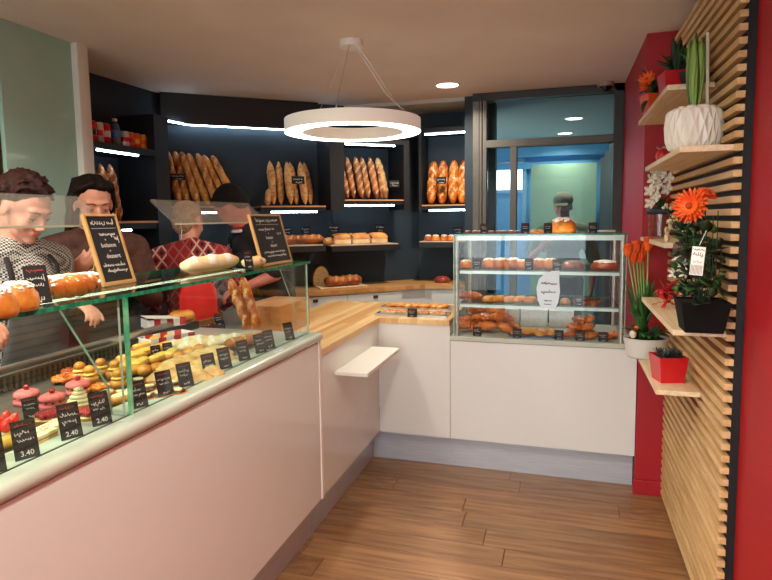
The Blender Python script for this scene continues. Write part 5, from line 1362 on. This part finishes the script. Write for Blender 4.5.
# 2: woman with long dark hair in brown
t, HM, tp, k = put_person(93, 204, 2.84, math.radians(-38), math.radians(8), 'person with long dark hair in a brown top behind the chalkboard', head=(0, .22, math.radians(6)),
    arms=((-1, (.07, -.28, 1.12), (.27, -.12, 1.27), (.7, .45, .4), (-.5, .3, .6)), (1, (.07, .25, 1.10), (.22, .12, 1.18), (.8, -.5, .1), (-.2, -.2, 1))), top=BROWN, vox=.006, bust=1, hips_w=.95)
face_parts(t, HM, HAIRD)
def long_locks(r_):
    out = []
    for q in range(70):
        s_ = 1 if q % 2 else -1
        y0 = s_*r_.uniform(.01, .05); x0 = r_.uniform(-.07, .05)
        out.append(([(x0+.02, y0*.4, .125-.2*abs(x0)**1.5), (x0-.005, s_*r_.uniform(.06, .08), .085), (-.02+r_.uniform(-.05, .03), s_*r_.uniform(.088, .098), .01), (-.035+r_.uniform(-.04, .03), s_*r_.uniform(.08, .1), -.09), (-.03+r_.uniform(-.04, .04), s_*r_.uniform(.07, .11), -.17-r_.uniform(0, .07))], .0095, .004))
    for q in range(50):
        y0 = r_.uniform(-.07, .07); out.append(([(-.02, y0*.5, .125), (-.09, y0, .09), (-.115, y0, .0), (-.10, y0*1.1, -.1), (-.085, y0*1.1, -.2-r_.uniform(0, .05))], .010, .004))
    return out
hair_cap(t, HM, HAIRD, [((-.026, 0, .05), (.098, .084, .084)), ((-.07, 0, -.02), (.045, .07, .07)), ((.03, .02, .103), (.05, .06, .022))], long_locks, 5)
m = MB(); m.tube([HM @ Vector((0, s_*.088, -.045)) for s_ in (1,)]+[HM @ Vector((0, .09, -.075))], .004, 8); m.build('earring', STEEL, t, smooth='all')
sheet_apron(t, tp, DKAPRON, .45, 1.05, .2, .18, .165)

# 3: person from behind in patterned red knit
t, HM, tp, k = put_person(189, 222, 3.6, math.radians(128), math.radians(4), 'person with short sandy hair in a red diamond patterned knit, seen from behind', head=(0, .12, math.radians(-40)),
    arms=((-1, (.05, -.27, 1.12), (.2, -.22, 1.02), (1, .1, -.1), (0, 0, -1)), (1, (.05, .27, 1.12), (.2, .22, 1.02), (1, -.1, -.1), (0, 0, -1))), top=LATT, vox=.01)
hair_cap(t, HM, HAIRG, [((-.028, 0, .05), (.096, .082, .082)), ((-.064, 0, -.015), (.05, .07, .075)), ((.03, 0, .103), (.04, .055, .018))], lambda r_: short_locks(r_, 120, r=.008, length=.03), 8, vox=.009)
face_parts(t, HM, HAIRG)

# 4: man bending over, black apron
t, HM, tp, k = put_person(232, 207, 3.78, math.radians(-125), math.radians(22), 'person with black hair and a black apron bending over the counter', head=(0, .5, math.radians(-45)), skin=SKINR,
    arms=((-1, (.10, -.26, 1.12), (.22, -.12, 1.06), (.8, .5, -.2), (0, .1, -1)), (1, (.12, .27, 1.12), (.30, .18, 1.04), (1, -.1, -.2), (0, -.1, -1))), top=DKAPRON, vox=.009, sleeve=.45)
face_parts(t, HM, HAIRB)
hair_cap(t, HM, HAIRB, [((-.026, 0, .053), (.098, .083, .083)), ((-.066, 0, .0), (.05, .07, .07)), ((.035, 0, .105), (.04, .055, .018))], lambda r_: short_locks(r_, 120, r=.007, length=.025), 9, vox=.008)
ap = sheet_apron(t, tp, DKAPRON, .45, 1.33, .2, .14, .16)
m = MB(); c = tp((.150, .02, 1.345)); r_ = random.Random(3)
for q in range(26): a = r_.uniform(0, 6.28); d = .035*math.sqrt(r_.random()); m.ell(c+Vector((.0, d*math.cos(a), d*math.sin(a)*1.3)), (.002, .007, .009), 6)
m.build('apron_emblem', pm('emblem_grey', (150, 142, 128), rough=.9), t)
m = MB(); pts = [tp((.075*math.cos(a)-.02, .075*math.sin(a), 1.435+.012*math.cos(a))) for a in [math.radians(x) for x in range(-140, 141, 20)]]; m.tube(pts, .007, 8); m2 = MB(); m2.tube([p+Vector((0, 0, -.02)) for p in pts], .02, 8, flat=.5); m2.build('shirt_collar', SHIRTW, t, smooth='all'); m.build('red_collar_trim', pm('collar_red', (186, 26, 36), rough=.8), t, smooth='all')

# 5: man with cap behind the glazing
t, HM, tp, k = put_person(563, 207, 5.55, math.radians(-100), 0, 'person in a cap and olive shirt standing behind the office glazing', head=(0, .1, 0), skin=SKINR,
    arms=((-1, (.05, -.28, 1.10), (.22, -.16, 1.2), (.7, .5, .5), (-.5, .3, 0)), (1, (.0, .28, 1.08), (.08, .27, .86), (.3, 0, -1), (0, -1, 0))), top=OLIVE, vox=.01, sleeve=.45)
face_parts(t, HM, HAIRB)
M3 = HM.to_3x3()
mb = MB(); mb.ell(HM @ Vector((-.012, 0, .062)), (.106, .09, .078), 20, M=M3)
rings = []
for i in range(7):
    x_ = .07+.085*i/6; w_ = .078*math.sqrt(max(0, 1-(i/6.5)**2.4)); rings.append([HM @ Vector((x_, w_*math.cos(a), .042-.018*(i/6)**1.3-.012*math.cos(a)**2+.004*math.sin(a))) for a in [2*math.pi*j/14 for j in range(14)]])
mb.loft(rings); remesh('cap', mb, .006, 2, CAPM, t)

# ================================================================== PLANTS ON THE SHELVES
def blade(mb, base, tip, w, sag=.0, n=7, mi=None, fold=.25, side=None):
    """leaf with thickness: a bent, folded strip from base to tip"""
    base, tip = Vector(base), Vector(tip); d = tip-base
    sd = side or d.cross(Vector((0, 0, 1)))
    if sd.length < 1e-4: sd = Vector((1, 0, 0))
    sd = Vector(sd).normalized(); up = sd.cross(d).normalized(); L = d.length
    rows = []
    for i in range(n+1):
        t = i/n; c = base+d*t-Vector((0, 0, 1))*sag*math.sin(t*math.pi*.5)**2*0+up*sag*math.sin(t*math.pi); ww = w*max(.05, math.sin(math.pi*(.08+.9*t))**.8)*.5
        rows.append([c-sd*ww+up*ww*fold, c-up*.0008, c+sd*ww+up*ww*fold, c+up*.0008])
    mb.loft(rows, True, mi)
def leaf_part(parent, mt, *a, name='leaf', **k):
    m = MB(); blade(m, *a, **k); return m.build(name, mt, parent, smooth='all')
def petals(mb, c, axis, n, L, w, r0=.006, tilt=.2, seed=0, layers=2):
    axis = Vector(axis).normalized(); a0 = axis.orthogonal().normalized(); b0 = axis.cross(a0); rg_ = random.Random(seed); c = Vector(c)
    for l in range(layers):
        for k_ in range(n):
            a = 2*math.pi*(k_+.5*l)/n+rg_.uniform(-.06, .06); d = a0*math.cos(a)+b0*math.sin(a)
            tl = tilt+.18*l
            p = c+d*r0+axis*.002*l; q = c+d*(L*(1-.18*l))*math.cos(tl)+axis*L*math.sin(tl)*.8
            blade(mb, p, q, w, sag=.004, n=4, side=axis.cross(d), fold=.2)
def tapered_square(w0, w1, h, wall=.006):
    m = MB(); v = []
    for (w, z) in ((w0, 0), (w1, h), (w1-wall, h), (w1-wall, h-.012)):
        v += [(-w/2, -w/2, z), (w/2, -w/2, z), (w/2, w/2, z), (-w/2, w/2, z)]
    f = [(3, 2, 1, 0)]
    for i in range(3):
        for j in range(4): k_ = (j+1) % 4; f.append((i*4+j, i*4+k_, (i+1)*4+k_, (i+1)*4+j))
    f.append((12, 13, 14, 15)); m.add(v, f); return m
SOIL = pm('soil', (48, 32, 22), (30, 20, 14), scale=60, rough=.95, bump=.5, bscale=120)
REDPOT = pm('red_pot', (214, 22, 34), (200, 16, 28), scale=20, rough=.3, coat=.3)
def soil(parent, w, h, round_=False):
    if round_: MB().lathe([(.001, h-.012), (w/2-.007, h-.012), (w/2-.007, h-.006), (.001, h-.005)], 20).build('soil', SOIL, parent)
    else: MB().box(-w/2+.008, w/2-.008, -w/2+.008, w/2-.008, h-.011, h-.006).build('soil', SOIL, parent)

# top shelf: orange pot with an orange flower, red pot
ztA = SHA[3]+.0105
t = thing('potted_plant', 'orange pot with an orange flower and dark leaves on the top pine shelf', 'potted plant', (.405, 3.14, ztA), .3)
tapered_square(.075, .1, .085).build('pot', pm('orange_pot', (226, 84, 30), rough=.4), t); soil(t, .095, .085)
rg = random.Random(2)
for i in range(9):
    a = i*.7; leaf_part(t, LEAFD, (0, 0, .078), (.09*math.cos(a), .09*math.sin(a), .1+.05*(i % 3)), .035, sag=.02)
MB().tube([(0, 0, .075), (-.02, -.02, .12), (-.05, -.03, .15)], .003, 6).build('stem', LEAF, t)
m = MB(); petals(m, (-.052, -.032, .155), (-.6, -.7, .3), 9, .042, .024, seed=3); m.build('petals', ORANGEF, t, smooth='all')
m = MB(); petals(m, (-.03, .03, .135), (-.8, -.3, .4), 8, .035, .022, seed=4); m.build('petals', ORANGEF, t, smooth='all')
leaf_part(t, LEAFD, (-.02, -.02, .06), (-.075, -.05, -.01), .03, sag=.02)
t = thing('potted_plant', 'glossy red cube pot with dark foliage on the top pine shelf', 'potted plant', (.445, 2.79, ztA), .1)
tapered_square(.1, .125, .105).build('pot', REDPOT, t); soil(t, .12, .105)
for i in range(16): a = i*2.4; leaf_part(t, LEAFD, (.02*math.cos(a), .02*math.sin(a), .097), (.085*math.cos(a), .085*math.sin(a), .14+.03*(i % 4)), .032, sag=.015)
t = thing('potted_plant', 'small black pot with grey green foliage near the slats on the top shelf', 'potted plant', (.475, 2.60, ztA), .4)
tapered_square(.055, .075, .07).build('pot', BLACKP, t); soil(t, .07, .07)
for i in range(12): a = i*2.4; leaf_part(t, LEAF, (.01*math.cos(a), .01*math.sin(a), .062), (.05*math.cos(a), .05*math.sin(a), .11+.03*(i % 4)), .022, sag=.01)

# white diamond pot with a thick green shoot
ztB = SHB[3]+.0105
q = PZ(692, 147, ztB)
yB = PX(693, 145, .448).y
t = thing('potted_bulb', 'white diamond-patterned ceramic pot with a thick green bulb shoot', 'potted plant', (.448, yB, ztB))
n = 40; rings = []
prof = [(.001, 0), (.058, 0), (.075, .012), (.092, .04), (.095, .07), (.093, .1), (.088, .135), (.086, .15), (.079, .15), (.078, .13), (.001, .13)]
W = pm('white_ceramic', (238, 232, 220), rough=.35, coat=.2)
m = MB()
zz = [0, .01, .04, .092, .138, .148]; rr_ = [.066, .08, .092, .095, .091, .088]
for i, (r_, z_) in enumerate(zip(rr_, zz)):
    ring = []
    for j in range(n):
        bump_ = .004 if (j+i) % 2 == 0 and 0 < i < 5 else -.0025 if 0 < i < 5 else 0
        a = 2*math.pi*j/n; ring.append(Vector(((r_+bump_)*math.cos(a), (r_+bump_)*math.sin(a), z_)))
    rings.append(ring)
v0 = [p for r_ in rings for p in r_]; f = [tuple(range(n))[::-1]]
for i in range(len(rings)-1):
    for j in range(n):
        k_ = (j+1) % n; a, b, c, d = i*n+j, i*n+k_, (i+1)*n+k_, (i+1)*n+j
        if (i+j) % 2: f += [(a, b, d), (b, c, d)]
        else: f += [(a, b, c), (a, c, d)]
m.add(v0, f); m.lathe([(.087, .148), (.08, .149), (.078, .135), (.001, .134)], n)
m.build('pot', W, t)
MB().lathe([(.001, .134), (.078, .134), (.07, .14), (.001, .142)], 20).build('soil', SOIL, t)
rg = random.Random(6)
for i in range(9):
    a = i*.72; m = MB(); m.ell((.05*math.cos(a), .05*math.sin(a), .152), (.028, .018, .011), 10, M=Matrix.Rotation(a+.8+rg.uniform(-.4, .4), 3, 'Z'), jit=.06, seed=i); m.build('white_stone', W, t, smooth='all')
for i in range(6):
    a = i*1.05; leaf_part(t, LEAFP, (.012*math.cos(a), .012*math.sin(a), .14), (.026*math.cos(a), .026*math.sin(a), .40), .045, sag=-.012, fold=.5)
MB().tube([(.045, .01, .14), (.035, .0, .42)], .006, 8).build('support_stick', pm('pale_stick', (226, 214, 188), rough=.7), t, smooth='all')
t = thing('star_ornament', 'small red ornament with a pale bow at the far end of the pot shelf', 'ornament', (.42, 2.92, ztB), .2)
MB().ell((0, 0, .035), (.03, .03, .034), 12).build('ball', REDPOT, t, smooth='all')
m = MB(); petals(m, (0, 0, .07), (0, 0, 1), 5, .03, .016, seed=1, layers=1); m.build('bow', PAPERW, t)

# orchid in a glass vase
ztC = SHC[3]+.0105
t = thing('orchid', 'white orchid in a clear glass vase with a dark blue collar', 'potted plant', (.45, 3.16, ztC))
m = MB(); m.lathe([(.048, 0), (.05, .004), (.052, .12), (.050, .12), (.048, .006), (.001, .006)], 24); m.add([], []); m.build('glass_vase', GLASS, t, smooth=40)
MB().lathe([(.001, .122), (.056, .118), (.064, .128), (.06, .145), (.04, .152), (.001, .152)], 20).build('vase_collar', pm('navy_collar', (34, 42, 54), rough=.5), t, smooth='all')
for k_, (dx, dy) in enumerate(((-.02, 0), (.015, .02))):
    MB().tube([(dx, dy, .02), (dx*1.2, dy, .16), (dx*2, dy-.02, .26), (dx*2-.02, dy-.05, .33)], .003, 6).build('stem', LEAF, t, smooth='all')
for i in range(5): a = i*1.3; leaf_part(t, LEAF, (.01*math.cos(a), .01*math.sin(a), .15), (.07*math.cos(a), .07*math.sin(a), .19), .035, sag=.02)
for i, (x, y_, z_) in enumerate(((-.05, -.02, .175), (-.03, -.045, .205), (-.055, -.03, .235), (-.025, -.05, .262), (-.045, -.05, .292), (-.01, -.06, .315), (-.035, -.06, .34), (.02, -.04, .24), (.025, -.05, .29))):
    m = MB(); petals(m, (x, y_, z_), (-.7, -.75, .15), 5, .033, .03, r0=.002, tilt=.1, seed=i, layers=1); m.build('blossom', WHITEF, t, smooth='all')
t = thing('wooden_figurine', 'tiny pale wooden heart figurine beside the glass vase', 'figurine', (.43, 2.80, ztC), 1.0)
MB().bbox(-.012, .012, -.008, .008, 0, .03, b=.003).build('stand', PINEB, t); m = MB(); m.ell((-.009, 0, .048), (.013, .006, .016), 10); m.ell((.009, 0, .048), (.013, .006, .016), 10); m.ell((0, 0, .038), (.01, .006, .016), 10); m.build('heart', PINEB, t, smooth='all')

# wall hung dark red trough with white berries
t = thing('berry_planter', 'dark red planter with white berry sprigs hung on the slats', 'potted plant', (.475, 2.52, 1.335))
m = MB(); m.bbox(-.05, .053, -.12, .12, 0, .10, b=.012); m.build('pot', pm('burgundy_pot', (92, 14, 22), rough=.4), t, smooth=40)
MB().box(-.04, .043, -.11, .11, .1005, .104).build('soil', SOIL, t)
rg = random.Random(9); br = MB(); st = MB()
for i in range(20):
    b0 = Vector((rg.uniform(-.03, .03), rg.uniform(-.09, .09), .1)); tp_ = b0+Vector((rg.uniform(-.07, .02), rg.uniform(-.06, .06), rg.uniform(.06, .17)))
    st.tube([b0, (b0+tp_)/2+Vector((0, rg.uniform(-.01, .01), .01)), tp_], .0018, 5)
    for k_ in range(3): br.ell(tp_+Vector((rg.uniform(-.014, .014), rg.uniform(-.014, .014), rg.uniform(-.02, .01))), rg.uniform(.006, .009), 8)
st.build('twigs', LEAFD, t); br.build('white_berries', pm('white_berry', (206, 204, 160), (180, 178, 130), scale=80, rough=.5), t, smooth='all')['kind'] = 'stuff'
for i in range(12): leaf_part(t, LEAFD, (rg.uniform(-.03, .03), rg.uniform(-.1, .1), .1), (rg.uniform(-.08, .0), rg.uniform(-.13, .13), rg.uniform(.12, .2)), .025, sag=.01)

# black square planter: eucalyptus, gerberas, yellow button, white hyacinth, hanging price card
ztD = SHD[3]+.0105
yD = PX(700, 324, .45).y
t = thing('flower_planter', 'black square planter with orange gerberas and eucalyptus on the pine shelf', 'potted plant', (.452, yD, ztD))
tapered_square(.115, .15, .105).build('pot', pm('black_pot', (10, 8, 8), rough=.8, spec=.2), t); soil(t, .145, .105)
rg = random.Random(12)
for i in range(150):
    a = rg.uniform(0, 6.28); d = rg.uniform(.02, .095); z_ = rg.uniform(.10, .36)
    c = Vector((d*math.cos(a)*.8-.015, d*math.sin(a)*1.1, z_)); e = c+Vector((rg.uniform(-.035, .035), rg.uniform(-.035, .035), rg.uniform(-.015, .04)))
    leaf_part(t, LEAFD if i % 4 else LEAF, c, e, rg.uniform(.03, .05), n=4)
for i in range(16):
    a = rg.uniform(0, 6.28); d = rg.uniform(.02, .09)
    MB().tube([(.02*math.cos(a), .02*math.sin(a), .095), (d*.6*math.cos(a), d*.7*math.sin(a), .2), (d*math.cos(a)*.8-.015, d*math.sin(a), rg.uniform(.28, .42))], .0018, 5).build('stem', LEAFD, t)
g1 = PX(690, 206, .40); g2 = PX(707, 194, .46); gy = PX(681, 219, .39)
for nm, gp_, R_, ax in (('gerbera', g1, .062, (-.55, -.8, .15)), ('gerbera', g2, .036, (.35, -.5, .75))):
    c = gp_-Vector((.452, yD, ztD)); c = Vector((max(-.075, min(.05, c.x)), c.y, c.z))
    MB().tube([(0, 0, .095), (c.x*.4, c.y*.3+.01, c.z*.55), c-Vector(ax).normalized()*.006], .003, 6).build('flower_stem', LEAF, t, smooth='all')
    m = MB(); petals(m, c, ax, 20, R_, R_*.34, r0=.006, tilt=.12, seed=5, layers=3); m.build('gerbera_petals', ORANGEF, t, smooth='all')
    m = MB(); m.ell(c+Vector(ax).normalized()*.006, .011, 10); m.build('gerbera_eye', pm('gerbera_eye', (176, 66, 20), rough=.8), t, smooth='all')
c = gy-Vector((.452, yD, ztD)); m = MB(); m.ell(c, (.018, .018, .016), 12, jit=.06, seed=2); m.build('yellow_button', YELLOWF, t, smooth='all')
MB().tube([(0, 0, .095), c], .002, 5).build('flower_stem', LEAF, t)
for i in range(9):
    p_ = PX(675+rg.uniform(-8, 10), 266+rg.uniform(-9, 9), .39)-Vector((.452, yD, ztD)); m = MB(); petals(m, p_, (-.6, -.7, .2), 5, .022, .011, r0=.001, tilt=.4, seed=i, layers=1); m.build('white_floret', WHITEF, t, smooth='all')
# price card hung on a thread
p0 = PX(697.5, 261, .375)-Vector((.452, yD, ztD)); M = Matrix.Translation(p0) @ Matrix.Rotation(-.35, 4, 'Z') @ Matrix.Rotation(.08, 4, 'Y')
pc = MB().bbox(-.0175, .0175, -.0006, .0006, -.042, .042, b=.0003, M=M).build('price_card', PAPERW, t)
mb = MB()
for i, z_ in enumerate((.03, .015)): scribble(mb, -.015, .014, z_, .01, -.0008, 300+i, w=.0016)
for i in range(9): mb.box(-.015+.0035*i, -.0135+.0035*i, -.00085, -.0007, -.04, -.012)
scribble(mb, -.012, .012, -.006, .008, -.0008, 310, w=.001, mi=1)
mb.v = [tuple(M @ Vector(v)) for v in mb.v]; mb.build('card_print', [pm('card_ink', (120, 104, 84), rough=.8), CHALKR], pc)
MB().tube([M @ Vector((0, 0, .046)), M @ Vector((.01, .02, .09))], .0008, 5).build('thread', PAPERW, t)
# red bow in cellophane wrap
bz = PZ(665, 306, ztD)
t = thing('red_bow', 'glossy red ribbon bow with curled ends beside the black planter', 'ribbon', (max(.39, bz.x), PX(663, 306, .41).y, ztD), .4)
for i in range(7):
    a = i*.9; m = MB(); r_ = .045
    pts = [Vector((0, 0, .02))+Vector((math.cos(a)*r_*math.sin(s_*math.pi), math.sin(a)*r_*math.sin(s_*math.pi), .012+.05*s_*math.sin(s_*math.pi)+.02*s_)) for s_ in [j/8 for j in range(9)]]
    m.tube(pts, .009, 8, flat=.18); m.build('ribbon_loop', REDPOT, t, smooth='all')
for a in (.5, 2.2, 3.9):
    m = MB(); pts = [Vector((math.cos(a)*(.01+.05*s_), math.sin(a)*(.01+.05*s_), .02*(1-s_)+.004+.006*abs(math.sin(s_*9)))) for s_ in [j/10 for j in range(11)]]; m.tube(pts, .007, 8, flat=.2); m.build('ribbon_tail', REDPOT, t, smooth='all')
leaf_part(t, pm('cellophane_red', (150, 16, 26), rough=.2), (0.01, 0, .02), (.03, -.05, .13), .07, sag=.02)
leaf_part(t, pm('straw_gold', (206, 120, 60), rough=.6), (0.0, .01, .02), (-.02, .03, .12), .012, sag=.01)

# white pot with tulips and greens, red cube with succulents
ztE = SHE[3]+.0105
t = thing('tulip_pot', 'white oval pot with orange tulips and leafy greens on the lowest pine shelf', 'potted plant', (.40, 3.13, ztE), .2)
n = 28; m = MB(); m.loft([[Vector((r_*1.15*math.cos(2*math.pi*j/n), r_*.85*math.sin(2*math.pi*j/n), z_+(.004*math.cos(4*math.pi*j/n) if z_ > .1 else 0))) for j in range(n)] for r_, z_ in ((.001, 0), (.07, 0), (.078, .006), (.095, .10), (.09, .10), (.085, .09), (.001, .09))])
m.build('pot', pm('white_zinc', (214, 212, 204), rough=.45), t, smooth=40)
m = MB(); m.loft([[Vector((r_*1.12*math.cos(2*math.pi*j/n), r_*.82*math.sin(2*math.pi*j/n), z_)) for j in range(n)] for r_, z_ in ((.001, .0905), (.083, .0905), (.07, .097), (.001, .099))]); m.build('soil', SOIL, t)
rg = random.Random(15)
for i in range(34):
    a = rg.uniform(0, 6.28); d = rg.uniform(.06, .13); leaf_part(t, (LEAF, LEAFD)[i % 2], (.05*math.cos(a), .04*math.sin(a), .095), (d*math.cos(a), d*.85*math.sin(a), rg.uniform(.1, .17)), rg.uniform(.03, .05), sag=.02)
for i, (u, v) in enumerate(((628, 256), (636, 253), (643, 256), (648, 250), (633, 262), (640, 262))):
    p_ = PY(u, v, 3.08+.02*(i % 3)); c = RM[t.name].inverted() @ p_
    MB().tube([(c.x*.3, c.y*.3, .09), (c.x*.6, c.y*.6, (c.z+.09)/2), c], .0035, 6).build('tulip_stem', LEAFP, t, smooth='all')
    m = MB()
    for k_ in range(6):
        a = k_*1.05; blade(m, c+Vector((.004*math.cos(a), .004*math.sin(a), -.004)), c+Vector((.023*math.cos(a), .023*math.sin(a), .062)), .045, sag=-.016, n=5, fold=.4, side=Vector((-math.sin(a), math.cos(a), 0)))
    m.build('tulip_flower', ORANGEF, t, smooth='all')
for i in range(20):
    a = i*.66; leaf_part(t, LEAF, (.02*math.cos(a)-.02, .02*math.sin(a), .09), (-.03+.08*math.cos(a), .07*math.sin(a), .27+.06*(i % 3)), .045, sag=.015, n=8)
leaf_part(t, LEAF, (-.02, -.02, .15), (-.11, -.05, .235), .05, sag=.02, n=8)
m = MB(); m.ell((-.08, -.05, .125), (.018, .018, .02), 10, jit=.08, seed=1); m.build('white_rose', WHITEF, t, smooth='all')
m = MB(); m.ell((-.055, -.02, .15), (.012, .012, .013), 10); m.build('orange_rose', ORANGEF, t, smooth='all')
t = thing('succulent_pot', 'glossy red cube pot with dark succulents on the lowest pine shelf', 'potted plant', (.435, PX(672, 376, .435).y+.10, ztE), .25)
tapered_square(.095, .12, .11).build('pot', REDPOT, t); soil(t, .115, .11)
SUC = pm('succulent', (58, 74, 72), (40, 54, 54), scale=20, rough=.5)
for q_, (x, y_) in enumerate(((-.028, -.028), (.028, -.026), (-.028, .028), (.026, .028), (0, 0))):
    for i in range(12):
        a = i*2.4; e = .012+.016*(i/12); leaf_part(t, SUC, (x, y_, .104), (x+e*math.cos(a), y_+e*math.sin(a), .128+.012*(1-i/12)), .013, n=4, fold=.1)
